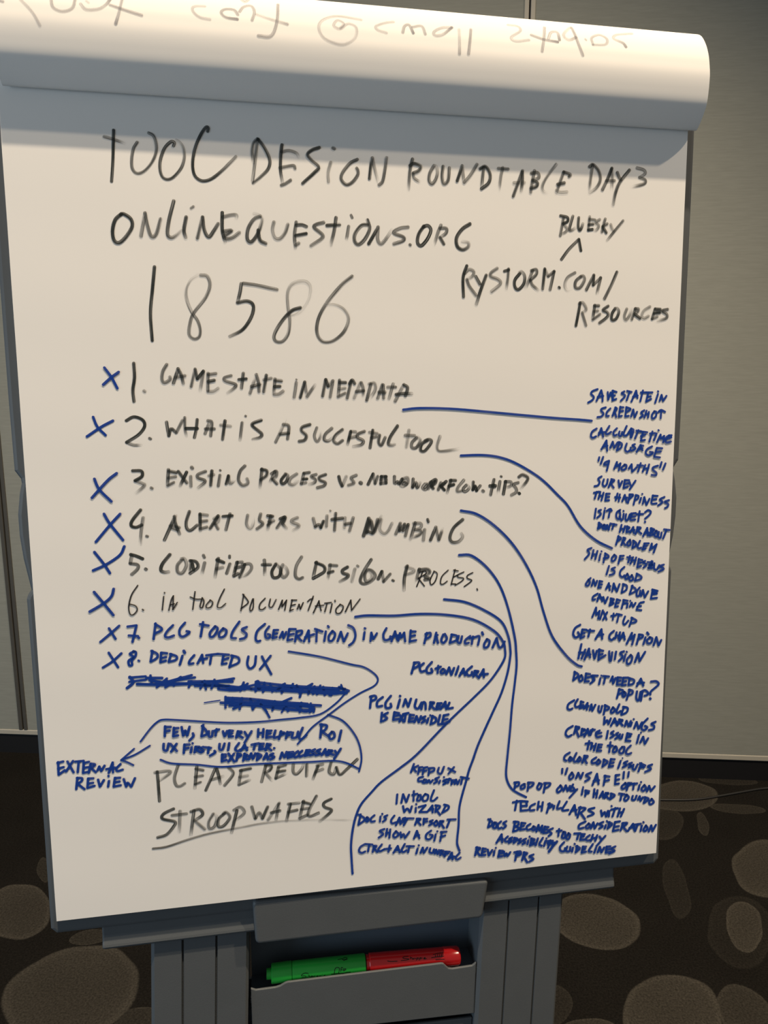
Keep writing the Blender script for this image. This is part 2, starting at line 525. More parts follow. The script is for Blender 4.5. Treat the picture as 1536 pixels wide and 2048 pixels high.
# column: two fluted side panels, a back, and the marker bin between them
SH = 0.042
ZB = -0.012                          # top of the column, tucked in behind the ledge
def column_panel(xs, outer):
    """front edge with two narrow grooves; xs = x of left edge, groove, groove, right edge at z = -0.055"""
    bm = bmesh.new()
    g = 0.0014
    x0, g1, g2, x1 = xs
    prof = [(x0 + 0.004, 0.0), (g1 - g, 0.0), (g1 - 0.0004, 0.0035), (g1 + 0.0004, 0.0035), (g1 + g, 0.0), (g2 - g, 0.0), (g2 - 0.0004, 0.0035), (g2 + 0.0004, 0.0035), (g2 + g, 0.0), (x1 - 0.003, 0.0), (x1, 0.003), (x1, 0.115), (x0, 0.115), (x0, 0.004)]
    rows = []
    for z in (ZB, FZ + 0.05):
        rows.append([bm.verts.new((x + SH * (z + 0.055), 0.015 + y, z + ZO)) for x, y in prof])
    n = len(prof)
    for i in range(n):
        bm.faces.new([rows[0][i], rows[1][i], rows[1][(i + 1) % n], rows[0][(i + 1) % n]])
    bm.faces.new(rows[0])
    bm.faces.new(list(reversed(rows[1])))
    return from_bm('column_panel', bm, M_plastic, easel)
column_panel((-0.2503, -0.2160, -0.1795, -0.1438), -1)
column_panel((0.1268, 0.1612, 0.1988, 0.2300), 1)

# bin front between the panels: lip dips at both ends
lip = [(-0.1440, -0.1235), (-0.1385, -0.1262), (-0.1160, -0.1262), (-0.1110, -0.1252), (-0.1050, -0.1222), (-0.1020, -0.1215), (0.0790, -0.1240), (0.0820, -0.1248), (0.0880, -0.1318), (0.0930, -0.1330), (0.1175, -0.1325), (0.1225, -0.1290)]
low = [(0.1205, -0.1960), (-0.1440, -0.1860)]
bm = bmesh.new()
prism(bm, up(lip + low), 0.0185, 0.0215)
from_bm('bin_front', bm, M_plastic, easel, bevel=0.0008, seg=2)
bm = bmesh.new()
box(bm, -0.1445, 0.1255, 0.0220, 0.0585, -0.1445 + ZO, -0.1410 + ZO)
from_bm('bin_floor', bm, M_recess, easel)
bm = bmesh.new()
prism(bm, up([(-0.1442, -0.030), (0.1268, -0.030), (0.1268, -0.142), (-0.1442, -0.142)]), 0.0590, 0.0625)
from_bm('bin_back', bm, M_recess, easel)
bm = bmesh.new()
a = [(x + SH * (z + 0.055), z + ZO) for x, z in ((-0.1442, -0.146), (0.1268, -0.146), (0.1268, FZ + 0.06), (-0.1442, FZ + 0.06))]
prism(bm, a, 0.060, 0.064)
from_bm('column_back', bm, M_recess, easel)
bm = bmesh.new()
a = [(x + SH * (z + 0.055), z + ZO) for x, z in ((-0.1442, -0.1985), (0.1262, -0.2065), (0.1262, FZ + 0.06), (-0.1442, FZ + 0.06))]
prism(bm, a, 0.0240, 0.0275)
from_bm('lower_panel', bm, M_plastic, easel, bevel=0.001, seg=2)
# feet on the floor (level, so turned back out of the lean)
tilt = math.asin(max(-1, min(1, (-AN).z)))
for sx in (-0.235, 0.185):
    bm = bmesh.new()
    ft = rounded([(-0.26, 0.0), (0.30, 0.0), (0.30, 0.028), (0.20, 0.075), (-0.14, 0.075), (-0.26, 0.028)], 0.012)
    va = [bm.verts.new((-0.035, y, z)) for y, z in ft]
    vb = [bm.verts.new((0.035, y, z)) for y, z in ft]
    bm.faces.new(va)
    bm.faces.new(list(reversed(vb)))
    for i in range(len(ft)):
        bm.faces.new([va[i], vb[i], vb[(i + 1) % len(ft)], va[(i + 1) % len(ft)]])
    fo = from_bm('foot', bm, M_plastic, easel, bevel=0.004, seg=2)
    fo.rotation_euler = (-tilt, 0, 0)
    fo.location = (sx, 0.06, -0.06 * math.tan(-tilt) * -1)
    wz = (easel_m @ fo.matrix_basis @ Vector((0, 0, 0))).z
    fo.location.z -= wz / AZ.z

# ------------------------------------------------------------------ the paper pad
pad_m = Matrix.Translation(O) @ rot
pad = empty('paper_pad', pad_m, 'white flip chart pad with handwritten top sheet and earlier sheets curled over its top', 'paper pad')
bm = bmesh.new()
box(bm, -0.3395, 0.3395, 0.0006, 0.0080, 0.0008, 0.8755)
from_bm('sheet_stack', bm, M_paper, pad)
bm = bmesh.new()
nx, nz = 40, 50
g = [[bm.verts.new((-0.34 + 0.68 * i / nx, -0.0001 - 0.00012 * math.sin(j * 0.9 + i * 0.13), 0.876 * j / nz)) for i in range(nx + 1)] for j in range(nz + 1)]
for j in range(nz):
    for i in range(nx):
        bm.faces.new([g[j][i], g[j][i + 1], g[j + 1][i + 1], g[j + 1][i]])
page = from_bm('written_sheet', bm, M_paper, pad, smooth=True)
page['label'] = 'top sheet covered in black and blue handwriting'

on_page = lambda x, z, h: (x, -0.0002 - h, z)
# (part, what it is, ink, strokes)
WRITING = [
    ('handwritten_line', 'title line across the top of the sheet', 'K', """277 -2416 7882 -2425 7750 -2438 7594 -2458 7424;276 -2504 7819 -2419 7800 -2325 7771;
280 -2209 7786 -2246 7726 -2267 7636 -2264 7547 -2221 7507 -2151 7536 -2079 7623 -2041 7715 -2040 7793 -2063 7853 -2104 7875;
283 -1881 7770 -1873 7800 -1906 7806 -1963 7747 -2004 7650 -2014 7559 -1994 7487 -1944 7467 -1885 7498 -1818 7580 -1787 7672 -1791 7750 -1815 7799 -1854 7825;
284 -1563 7917 -1556 7948 -1575 7955 -1622 7894 -1672 7790 -1705 7676 -1711 7574 -1689 7502 -1626 7468 -1544 7491 -1448 7564 -1363 7648 -1305 7706;
299 -1094 7876 -1114 7752 -1138 7591 -1155 7489;298 -1096 7878 -1135 7836 -1151 7750 -1141 7653;
301 -1091 7873 -1028 7791 -985 7690 -1003 7609 -1071 7536 -1150 7469;302 -865 7836 -880 7718 -884 7591 -868 7488;
302 -871 7770 -801 7785 -729 7766 -706 7727;303 -891 7623 -816 7641 -756 7650 -744 7624;303 -881 7462 -844 7478 -789 7515;
304 -503 7830 -577 7803 -620 7760 -585 7710 -513 7650 -550 7602 -674 7488;307 -394 7699 -422 7602 -421 7514;334 -372 7833 -355 7827;
310 -130 7739 -204 7700 -280 7609 -293 7544 -244 7497 -182 7525 -131 7592 -127 7634 -139 7657;
313 -12 7563 1 7681 18 7762 / 42 7659 83 7508 / 119 7545 141 7641 161 7771;315 424 7771 398 7665 382 7480;
316 396 7706 437 7729 507 7706 487 7663 430 7637 / 443 7590 510 7551;319 644 7719 603 7651 593 7579 622 7544 661 7588 680 7655 667 7708 641 7719;
320 737 7717 727 7621 745 7550 790 7588 802 7706;322 884 7583 935 7733 / 946 7643 956 7572 / 1018 7641 1090 7753;324 1160 7726 1141 7532;
324 1123 7712 1178 7737 1229 7669 1217 7584 1138 7519;326 1363 7736 1342 7638 1327 7503;326 1314 7725 1421 7723;328 1478 7461 1530 7598 1575 7716;
328 1572 7704 1574 7612 1565 7514;329 1483 7593 1597 7601;330 1702 7722 1681 7617 1666 7509;
330 1669 7696 1737 7703 1751 7657 1684 7627 / 1736 7605 1726 7570 1665 7549;331 1938 7795 1832 7661 1791 7573 1808 7518 1863 7508;
333 2022 7725 1981 7619 1942 7512;333 2019 7725 2094 7703 2080 7682;333 1956 7599 2031 7618;334 1944 7540 1986 7523 2061 7530;
336 2339 7809 2319 7684 2307 7540;338 2302 7788 2343 7811 2407 7750 2427 7664 2385 7587 2310 7534;338 2453 7568 2514 7693 2553 7788;
339 2550 7782 2559 7683 2556 7564;339 2494 7661 2585 7665;340 2614 7748 2633 7705 2659 7675;341 2750 7779 2649 7656 2603 7547 2580 7424;
342 2834 7804 2913 7787 2928 7750 2866 7709 / 2931 7687 2918 7649 2778 7611;"""),
    ('handwritten_line', 'small word with an arrow under the end of the title', 'K', """295 1996 7291 2072 7277 2076 7237 2028 7213 / 2074 7162 2058 7130 1999 7097;295 2031 7273 2015 7185 1997 7087;
296 2134 7292 2111 7214 2099 7153 2127 7151 2164 7174;297 2199 7280 2196 7192 2213 7152 2233 7180 2246 7221;298 2320 7294 2308 7158;
298 2318 7269 2381 7264;298 2313 7212 2362 7219;298 2308 7158 2356 7166;299 2434 7270 2389 7237 2425 7206 2396 7159 2363 7166;
299 2496 7278 2478 7215 2462 7144;299 2520 7229 2468 7199 / 2512 7137;300 2559 7224 2574 7186 2596 7158;301 2699 7267 2597 7149 2522 7058;
329 2017 6851 2097 6955 2206 7060;331 2206 7060 2233 6947;"""),
    ('handwritten_line', 'web address at the right ending in a slash', 'K', """319 992 6759 953 6640 959 6446;320 966 6678 1013 6722 1066 6703 1051 6655 993 6622 / 1021 6554 1092 6465;322 1087 6656 1134 6579;
322 1200 6671 1142 6519 1096 6374;323 1318 6743 1254 6698 1248 6660 1329 6631 1353 6587 1256 6507;325 1440 6740 1433 6640 1418 6538;
324 1395 6714 1443 6730;327 1566 6700 1510 6629 1513 6559 1552 6535 1608 6593 1617 6669 1586 6713 1556 6706;327 1704 6735 1669 6645 1630 6549;
327 1688 6728 1743 6742 1744 6692 1679 6633 / 1705 6583 1768 6534;329 1836 6751 1816 6545;329 1839 6739 1875 6676 / 1941 6729 / 1899 6540;
321 1997 6567 2004 6561;332 2173 6722 2091 6669 2062 6592 2087 6541 2129 6548;
334 2242 6686 2183 6633 2182 6569 2234 6570 2281 6648 2266 6689 2238 6679;335 2305 6548 2385 6702 / 2381 6599 / 2464 6678 / 2427 6512;
337 2647 6741 2587 6604 2514 6460;"""),
    ('handwritten_line', 'last word of the web address, on its own line', 'K', """314 2240 6415 2223 6307 2199 6175;315 2228 6404 2271 6414 2312 6347 2266 6311 / 2286 6254 2312 6177;316 2406 6392 2387 6245;316 2400 6386 2453 6387;
316 2396 6327 2443 6333;317 2387 6243 2468 6299;318 2560 6387 2500 6343 2545 6324 2564 6292 2529 6253 2465 6208;
319 2641 6364 2605 6303 2607 6243 2655 6255 2685 6326 2665 6364 2637 6358;320 2774 6361 2748 6284 2770 6244 2810 6296 2831 6367;
321 2876 6368 2836 6250;321 2868 6363 2910 6363 2899 6330 2864 6308 / 2932 6263;322 3043 6388 2972 6343 2950 6287 2981 6264 3029 6289;
323 3104 6367 3073 6259;324 3104 6367 3166 6363;324 3094 6317 3161 6326;324 3073 6259 3133 6285;335 3124 6345 3160 6346;
325 3252 6364 3185 6347 3242 6312 3238 6270 3138 6241;"""),
    ('handwritten_line', 'web address line under the title', 'K', """319 -2384 7137 -2445 7078 -2473 6975 -2461 6891 -2416 6875 -2351 6934 -2293 7027 -2303 7095 -2363 7136 -2392 7131;
322 -2217 6939 -2169 7155 / -2154 7044 -2122 6942 -2075 6967 -2029 7106;324 -1900 7274 -1952 7097 -1971 6970 -1938 6937 -1891 6962 -1842 7007;
325 -1791 7132 -1817 7010 -1803 6942;255 -1743 7213 -1719 7230;328 -1696 6939 -1639 7138 / -1626 7017 -1587 6955 -1538 7014 -1494 7082;
329 -1452 7186 -1457 7023 -1435 6913;329 -1451 7143 -1379 7163 -1320 7168 -1321 7135;
330 -1449 7012 -1366 7023 -1443 6966 -1422 6943 -1362 6957 -1295 7006;
333 -1090 7165 -1154 7133 -1211 7044 -1222 6950 -1184 6922 -1122 7000 -1076 7119 -1095 7170 -1150 7186;334 -1115 7035 -1100 6942 -1044 6911;
336 -960 7117 -976 7040 -954 6968 -905 6963 -855 7021 -827 7099;337 -743 7125 -763 7001 -758 6877;337 -744 7096 -689 7100 -644 7085;
338 -752 6995 -648 7019;338 -754 6904 -723 6925;340 -473 7130 -547 7109 -569 7079 -488 7013 -501 6974 -604 6905;341 -351 7182 -373 7050 -409 6915;
341 -443 7103 -316 7115;343 -225 7103 -252 6956;269 -201 7211 -189 7185;345 -34 7124 -99 7114 -163 7034 -167 6962 -127 6933 -63 6989 -15 7087 -36 7172;
348 -26 6942 71 7108 / 64 6993 95 6946 140 6984 213 7089;350 377 7117 294 7104 226 7057 326 7020 325 6984 229 6950;301 394 6949 400 6944;
353 541 7134 487 7056 474 6971 513 6942 577 7011 612 7097 580 7139 532 7125;353 717 7150 682 7063 643 6937;
354 707 7119 773 7118 769 7072 708 7027 / 747 6965;358 1022 7173 943 7121 882 7033 889 6948 945 6916 1004 6945 1004 6988 942 6996;"""),
    ('handwritten_line', 'large five figure number', 'K', """309 -2105 6662 -2135 6444 -2163 6225 -2158 5968;
316 -1678 6596 -1617 6587 -1592 6505 -1638 6387 -1754 6239 -1796 6135 -1808 6030 -1764 5989 -1715 6011 -1703 6080 -1723 6164 -1775 6246 -1816 6356 -1821 6458 -1776 6549 -1699 6598;
318 -1273 6529 -1144 6513 -946 6476;319 -1292 6526 -1309 6436 -1336 6342 / -1241 6360 -1183 6320 -1203 6214 -1292 6086 -1421 6018;
323 -721 6307 -808 6275 -904 6177 -983 6048 -977 5980 -909 5974 -849 6050 -829 6178 -843 6319 -844 6446 -809 6524 -729 6561 -650 6552 -615 6486 -654 6351 -758 6243 -863 6213;
330 -197 6624 -308 6536 -450 6369 -541 6211 -561 6068 -508 5980 -405 5984 -293 6072 -239 6202 -282 6299 -370 6343 -461 6341;"""),
    ('handwritten_line', 'numbered line 1', 'K', """303 -2341 5752 -2341 5614 -2362 5494 -2357 5384;286 -2260 5488 -2249 5479;306 -2032 5742 -2073 5675 -2085 5603 -2063 5565 -2008 5597 -2009 5622;
306 -1978 5561 -1926 5703;307 -1929 5703 -1899 5640 -1883 5558;307 -1960 5616 -1864 5634;
309 -1811 5529 -1766 5699 / -1748 5604 / -1686 5680 / -1726 5485;311 -1642 5659 -1650 5489;310 -1642 5647 -1567 5657;311 -1645 5578 -1584 5590;
312 -1651 5483 -1600 5483 -1550 5513;313 -1419 5636 -1486 5615 -1475 5583 -1379 5550 -1398 5513 -1461 5464;314 -1300 5661 -1323 5514;
314 -1347 5597 -1273 5606;315 -1241 5462 -1174 5653;316 -1174 5649 -1154 5569 -1152 5480;316 -1226 5530 -1140 5551;317 -1075 5643 -1105 5477;
317 -1101 5598 -1027 5613;318 -990 5607 -1006 5452;318 -990 5592 -926 5586;318 -998 5530 -942 5533;319 -1002 5452 -956 5456 -912 5485;
321 -779 5570 -804 5423;200 -778 5601 -775 5596;322 -742 5421 -694 5577 / -675 5430 / -590 5549;
323 -516 5435 -481 5602 / -457 5533 / -409 5590 / -440 5424;325 -339 5596 -357 5426;325 -342 5571 -278 5571;325 -349 5506 -285 5515;
326 -357 5430 -286 5464;327 -220 5590 -265 5414;326 -239 5559 -211 5597 -185 5561;327 -194 5414 -127 5572;328 -117 5572 -98 5509 -106 5420;
328 -170 5481 -92 5490;329 -17 5559 -63 5392;329 -37 5559 19 5566 25 5496 -38 5401;329 50 5411 100 5553;331 110 5549 113 5413;330 64 5474 129 5474;
331 215 5560 170 5407;331 156 5525 241 5525;333 233 5381 326 5551 / 366 5519 342 5436;333 244 5451 326 5460 412 5458;"""),
    ('handwritten_line', 'numbered line 2', 'K', """307 -2439 5199 -2367 5235 -2286 5206 -2269 5143 -2328 5064 -2447 4988 / -2380 4961 -2309 4962;289 -2229 5026 -2217 5019;
310 -2059 5184 -2044 5047 / -2019 5117 -1971 5077 / -1906 5199;311 -1883 5226 -1885 5128 -1876 5041;313 -1765 5207 -1777 5115 -1798 5028;
313 -1879 5119 -1765 5118;313 -1694 5064 -1641 5194;314 -1663 5194 -1623 5175 -1640 5043;315 -1689 5114 -1601 5113;316 -1495 5193 -1526 5007;
316 -1539 5150 -1442 5137;318 -1327 5173 -1354 4996;223 -1294 5240 -1288 5236;320 -1137 5197 -1219 5166 -1222 5135 -1139 5062 -1155 5024 -1226 5004;
322 -1000 4973 -947 5083 -894 5202;322 -920 5152 -864 5132 -880 5004;323 -954 5055 -866 5063;
325 -649 5150 -725 5125 -735 5087 -689 5040 -707 4992 -763 4980;327 -579 5117 -606 5035 -582 4975 -549 5016 -535 5094;
327 -426 5110 -491 5053 -507 4996 -467 4980 -419 5014;329 -317 5096 -389 5039 -411 4982 -371 4952 -318 4984;330 -233 5076 -267 4940;
330 -233 5076 -181 5070;331 -247 5010 -186 5021;332 -90 5075 -155 5050 -162 5012 -104 4979 -124 4940 -209 4922;333 -2 5087 -33 4904;
333 -38 5064 44 5051;333 -19 5010 34 5019;334 69 5035 57 4964 86 4929 128 5011;335 258 5130 185 5021 161 4944 198 4928 227 4936;338 380 5084 351 4906;
338 338 5029 440 5025;339 464 5005 411 4954 411 4902 457 4901 500 4972 471 5009;340 578 4978 518 4939 504 4872 551 4867 621 4958 592 4984 551 4972;
343 713 5016 680 4911 700 4862 768 4860 849 4870 942 4882;"""),
    ('handwritten_line', 'numbered line 3', 'K', """310 -2404 4709 -2322 4704 -2318 4652 -2386 4610 / -2316 4580 -2299 4558 -2380 4485;293 -2237 4536 -2225 4529;314 -2062 4715 -2078 4553;
314 -2059 4699 -1988 4683;314 -2068 4631 -1995 4642;314 -2075 4557 -2016 4586;316 -1969 4695 -1889 4578;315 -1887 4687 -1957 4548;
317 -1850 4643 -1852 4542;345 -1838 4734 -1829 4722;317 -1702 4690 -1777 4660 -1778 4626 -1710 4592 -1782 4528;319 -1641 4695 -1659 4548;
318 -1673 4646 -1624 4657;320 -1563 4650 -1584 4540;224 -1561 4700 -1556 4696;321 -1504 4560 -1480 4642 / -1467 4563 -1414 4603;
322 -1313 4740 -1364 4684 -1382 4596 -1344 4542 -1291 4562 -1298 4609;324 -1145 4706 -1158 4604 -1171 4512;
324 -1152 4699 -1099 4686 -1103 4635 -1161 4594;325 -1014 4678 -1074 4551;325 -1052 4653 -1001 4680 -1003 4627 -1041 4599 / -998 4550;
327 -907 4650 -953 4587 -942 4549 -903 4573 -886 4631 -914 4650;327 -793 4648 -858 4605 -874 4554 -834 4537 -786 4574;329 -723 4653 -751 4545;
328 -723 4653 -665 4661;329 -730 4593 -692 4595;329 -751 4545 -703 4556;330 -595 4638 -647 4620 -606 4587 -616 4555 -670 4536;
331 -498 4636 -563 4612 -558 4579 -504 4552 -520 4520 -587 4502;333 -363 4614 -351 4562 -329 4514 / -285 4613;
334 -180 4624 -235 4599 -218 4566 -207 4540 -264 4521;419 -139 4545 -129 4538;337 -57 4524 -3 4634 / 16 4532 / 46 4607;338 83 4606 76 4527;
338 83 4603 136 4602;338 76 4571 138 4569;338 76 4531 136 4537;338 129 4605 133 4533;340 223 4603 225 4531 256 4547 272 4523 305 4575;
340 309 4575 363 4587 365 4535 322 4500 289 4510 316 4549 349 4557 338 4515 302 4496;479 316 4536 349 4522;
342 423 4573 416 4484 / 453 4533 466 4479 497 4532;344 551 4517 524 4478 558 4457 592 4503 565 4521;322 545 4471 578 4510;344 622 4536 585 4464;
344 606 4530 667 4562 660 4522 619 4500 / 640 4466;323 619 4483 660 4548;345 724 4527 694 4452;345 783 4539 721 4491 / 762 4446;324 728 4480 769 4520;
347 833 4552 790 4416;347 824 4549 885 4547;347 810 4489 865 4504;348 975 4549 913 4476 904 4430 958 4435;
349 1003 4495 969 4455 989 4425 1033 4460 1010 4494;350 1079 4527 1075 4443 / 1100 4483 1117 4432 / 1158 4485;357 1184 4430 1195 4422;
353 1311 4549 1275 4385;352 1263 4480 1330 4481;440 1302 4488 1316 4468;353 1378 4527 1356 4399;275 1387 4581 1394 4577;354 1441 4526 1418 4388;
354 1434 4523 1498 4518 1498 4477 1428 4456;355 1583 4510 1527 4490 1558 4449 1563 4408 1507 4375;
356 1589 4570 1631 4594 1691 4562 1675 4514 1612 4445;334 1593 4394 1602 4388;"""),
    ('handwritten_line', 'numbered line 4', 'K', """313 -2346 4318 -2429 4218 -2443 4161 -2397 4144 -2342 4167;315 -2326 4240 -2351 4102 -2366 3967;296 -2303 4052 -2292 4048;
318 -2132 4006 -2072 4131 -2012 4256;318 -2025 4244 -2016 4167 -1981 4062;319 -2071 4150 -1981 4128;199 -2060 4124 -2000 4097;
320 -1877 4290 -1911 4190 -1908 4119 -1872 4097 -1806 4148;321 -1774 4262 -1778 4087;321 -1774 4256 -1701 4245;321 -1777 4183 -1709 4190;
322 -1780 4109 -1711 4126;322 -1596 4238 -1681 4110;322 -1640 4207 -1590 4234 -1598 4180 -1627 4156 / -1601 4103;324 -1477 4254 -1524 4092;
323 -1549 4228 -1456 4234;327 -1303 4236 -1316 4146 -1282 4097 -1249 4144 -1245 4211;328 -1171 4245 -1185 4181 -1152 4141 -1213 4091;
329 -1070 4223 -1106 4079;328 -1102 4224 -1049 4216;329 -1091 4163 -1040 4170;257 -1105 4127 -1066 4152;330 -931 4206 -1010 4095;
330 -976 4188 -922 4206 -938 4161 -949 4135 -912 4088;331 -797 4196 -855 4171 -849 4145 -783 4111 -845 4060;
334 -636 4185 -616 4096 / -579 4117 -558 4084 / -530 4151;335 -493 4207 -501 4095;209 -458 4261 -454 4255;336 -401 4230 -417 4050;
336 -442 4166 -330 4176;337 -304 4182 -312 4074;338 -219 4179 -260 4039;338 -305 4113 -246 4120;373 -111 3981 -54 4168 / -13 4004 / 82 4184;
373 -79 4016 -34 4147 1 4013 39 4152;320 -68 4029 -22 4007;343 79 4151 63 4051 105 4000 152 4028 196 4107;
344 233 3990 283 4105 / 273 4025 / 330 4094 / 310 4023 / 368 4089 / 336 3966;347 445 4106 392 3926;
346 426 4100 504 4094 504 4051 442 4030 / 506 4013 490 3977 401 3944;348 547 4029 532 3912;298 579 4139 588 4109;
350 610 3912 670 4052 / 702 3913 / 746 4030;352 967 4125 867 4040 826 3939 850 3884 917 3885 965 3934 951 3972;"""),
    ('handwritten_line', 'numbered line 5', 'K', """336 -2464 3871 -2411 3853 -2350 3822;337 -2453 3858 -2472 3780 / -2403 3763 -2405 3722 -2464 3667;324 -2329 3719 -2320 3712;
340 -2084 3857 -2161 3764 -2179 3700 -2144 3677 -2104 3680;343 -1961 3807 -2015 3745 -2015 3674 -1970 3663 -1927 3742 -1945 3807 -1976 3808;
344 -1876 3785 -1899 3656;344 -1891 3785 -1830 3770 -1817 3711 -1896 3654;304 -1868 3752 -1858 3687;345 -1747 3760 -1779 3642;
304 -1757 3838 -1747 3812;347 -1609 3800 -1650 3604;347 -1625 3785 -1557 3753;347 -1634 3691 -1569 3704;348 -1495 3737 -1532 3638;
281 -1496 3822 -1497 3800;349 -1423 3754 -1462 3609;349 -1426 3748 -1372 3752;349 -1440 3693 -1389 3703;350 -1462 3609 -1417 3632;
350 -1348 3725 -1402 3593;351 -1372 3726 -1294 3729 -1280 3676 -1335 3613 -1408 3587;342 -1147 3765 -1144 3690 -1149 3608;342 -1170 3716 -1084 3713;
344 -1031 3719 -1073 3638 -1059 3576 -1003 3586 -981 3659 -1028 3719;345 -959 3708 -985 3634 -955 3572 -913 3615 -928 3673 -968 3700;
346 -764 3783 -819 3694 -833 3587 -798 3549 -758 3562;349 -610 3722 -649 3554;349 -619 3716 -535 3673 -529 3619 -589 3579 -649 3548;
351 -467 3690 -498 3514;351 -476 3683 -397 3674;351 -490 3601 -438 3615;353 -285 3656 -338 3624 -332 3591 -280 3572 -293 3542 -367 3502;
354 -206 3632 -243 3496;268 -183 3665 -171 3656;
356 -31 3726 -106 3615 -151 3509 -121 3467 -47 3484 10 3542 -19 3598 -72 3616 -102 3561 -90 3492 -33 3517 -30 3578 -66 3606;
358 41 3511 82 3593 / 98 3481 / 172 3560;299 196 3493 208 3485;360 356 3643 325 3515 318 3376;361 339 3630 424 3600 421 3570 339 3546;
362 490 3604 445 3452;385 483 3590 572 3596 602 3562 551 3519 / 602 3489 549 3482;"""),
    ('handwritten_line', 'thin pen letters at the end of numbered line 5', 'T', """143 527 3575 459 3411;143 483 3563 554 3577 558 3546 476 3502 / 544 3412;144 651 3570 607 3476 620 3424 662 3459 685 3541 648 3573;
144 807 3577 738 3511 722 3436 752 3425 797 3456;145 884 3581 840 3414;145 867 3575 919 3563;145 863 3496 915 3520;145 843 3424 892 3419;
145 982 3549 916 3520 919 3494 978 3480 961 3450 885 3405;146 1083 3538 1024 3510 1022 3478 1070 3455 1053 3432 987 3387;158 1131 3357 1138 3341;"""),
    ('handwritten_line', 'numbered line 6, in thin pen', 'T', """140 -2411 3553 -2476 3456 -2508 3341 -2500 3263 -2470 3252 -2429 3298 -2442 3341 -2498 3364;176 -2377 3302 -2368 3293;142 -2164 3428 -2185 3286;
161 -2155 3467 -2154 3461;142 -2121 3280 -2092 3386 -2069 3430 / -2081 3285 / -2034 3359;142 -2107 3334 -2063 3345;143 -1854 3463 -1884 3277;
143 -1904 3409 -1851 3384 -1789 3381;143 -1786 3390 -1811 3306 -1789 3292 -1769 3357 -1786 3397;
144 -1706 3367 -1748 3316 -1743 3287 -1705 3294 -1682 3339 -1708 3370;144 -1560 3476 -1607 3388 -1638 3298 -1605 3283 -1553 3323;
146 -1367 3410 -1402 3237;146 -1377 3414 -1331 3349 -1329 3315 -1399 3263;146 -1277 3359 -1308 3268 -1302 3230 -1276 3266 -1270 3359;
146 -1150 3360 -1203 3304 -1212 3250 -1180 3241 -1148 3265;147 -1097 3349 -1112 3278 -1083 3262 -1038 3341;
147 -1016 3233 -974 3331 / -979 3260 / -930 3329 / -952 3221;148 -872 3330 -899 3210;148 -880 3327 -825 3324;148 -886 3268 -840 3278;
148 -899 3214 -864 3225;149 -822 3227 -801 3279 / -789 3225 / -758 3294;149 -651 3358 -677 3287 -708 3207;149 -712 3302 -684 3326 -656 3328;
149 -654 3178 -591 3306;150 -594 3303 -572 3197;150 -632 3251 -543 3255;150 -509 3270 -534 3183;150 -532 3276 -463 3281;150 -455 3267 -476 3172;
161 -424 3303 -421 3288;151 -369 3255 -414 3206 -407 3160 -365 3166 -336 3227 -372 3258;151 -315 3172 -255 3297 / -248 3186 / -156 3304;"""),
    ('handwritten_line', 'first of the two closing lines in black marker', 'D', """328 -2313 1561 -2309 1434 -2305 1231;328 -2338 1552 -2198 1558 -2192 1526 -2304 1454;330 -2098 1613 -2143 1482 -2129 1393 -2089 1378 -2040 1404;
333 -1910 1580 -1940 1340;332 -1921 1557 -1848 1534;332 -1932 1467 -1855 1474;333 -1935 1387 -1880 1404;333 -1828 1305 -1723 1539;
334 -1708 1538 -1689 1456 -1677 1363;335 -1764 1419 -1644 1447;336 -1585 1543 -1537 1466 -1633 1342;338 -1453 1498 -1484 1336;
337 -1464 1496 -1355 1509;338 -1474 1424 -1388 1431;338 -1484 1336 -1367 1380;340 -1191 1539 -1245 1346;
340 -1199 1529 -1136 1518 -1152 1471 -1205 1448 / -1133 1352;341 -1061 1495 -1093 1373;341 -1063 1500 -984 1516;342 -1073 1444 -993 1452;
342 -1093 1373 -978 1418;344 -903 1514 -905 1432 -870 1401 -812 1456 -792 1507;345 -757 1500 -764 1367;346 -638 1473 -694 1327;346 -649 1479 -584 1488;
347 -666 1407 -585 1431;348 -493 1510 -518 1397 -467 1364 -439 1439 / -402 1350 -322 1409 -207 1512;"""),
    ('handwritten_line', 'last of the two closing lines in black marker', 'D', """333 -2165 1132 -2270 1086 -2282 1031 -2161 986 -2174 936 -2251 850 -2342 827;335 -2101 1101 -2118 865;334 -2186 1061 -2036 1062;
336 -1958 1095 -2002 820;336 -1991 1082 -1902 1100 -1872 1037 -1959 978 / -1856 869;338 -1760 1034 -1811 950 -1807 872 -1754 891 -1725 990 -1763 1037;
340 -1641 1030 -1706 971 -1712 887 -1656 889 -1590 976 -1629 1040 -1659 1024;341 -1513 1049 -1580 799;341 -1546 1053 -1477 1082 -1439 1009 -1558 920;
343 -1356 1075 -1323 936 / -1280 1001 -1247 928 / -1187 1057;344 -1189 906 -1063 1090;346 -1067 1078 -1102 897;345 -1153 985 -1058 998;
347 -944 1066 -990 869;347 -967 1065 -848 1068;347 -969 974 -873 988;348 -801 1085 -851 879;348 -812 1074 -732 1045;349 -830 993 -749 997;
349 -847 887 -766 919;349 -660 1129 -745 971 -741 901 -641 931;352 -500 1080 -579 1041 -575 993 -499 951 -534 905 -633 831;"""),
    ('underline', 'fading underline below the last line', 'U', """253 -2396 707 -2257 712 -2034 769 -1809 814 -1507 847 -1202 873 -894 867 -583 843 -267 805;"""),
    ('cross_mark', 'blue cross before line 1', 'B', """253 -2615 5708 -2556 5620 -2504 5510;253 -2484 5667 -2557 5614 -2635 5545;"""),
    ('cross_mark', 'blue cross before line 2', 'B', """255 -2744 5237 -2709 5140 -2638 5059;256 -2561 5200 -2674 5140 -2812 5048;"""),
    ('cross_mark', 'blue cross before line 3', 'B', """269 -2766 4636 -2725 4530 -2618 4408;269 -2553 4687 -2645 4615 -2800 4449;"""),
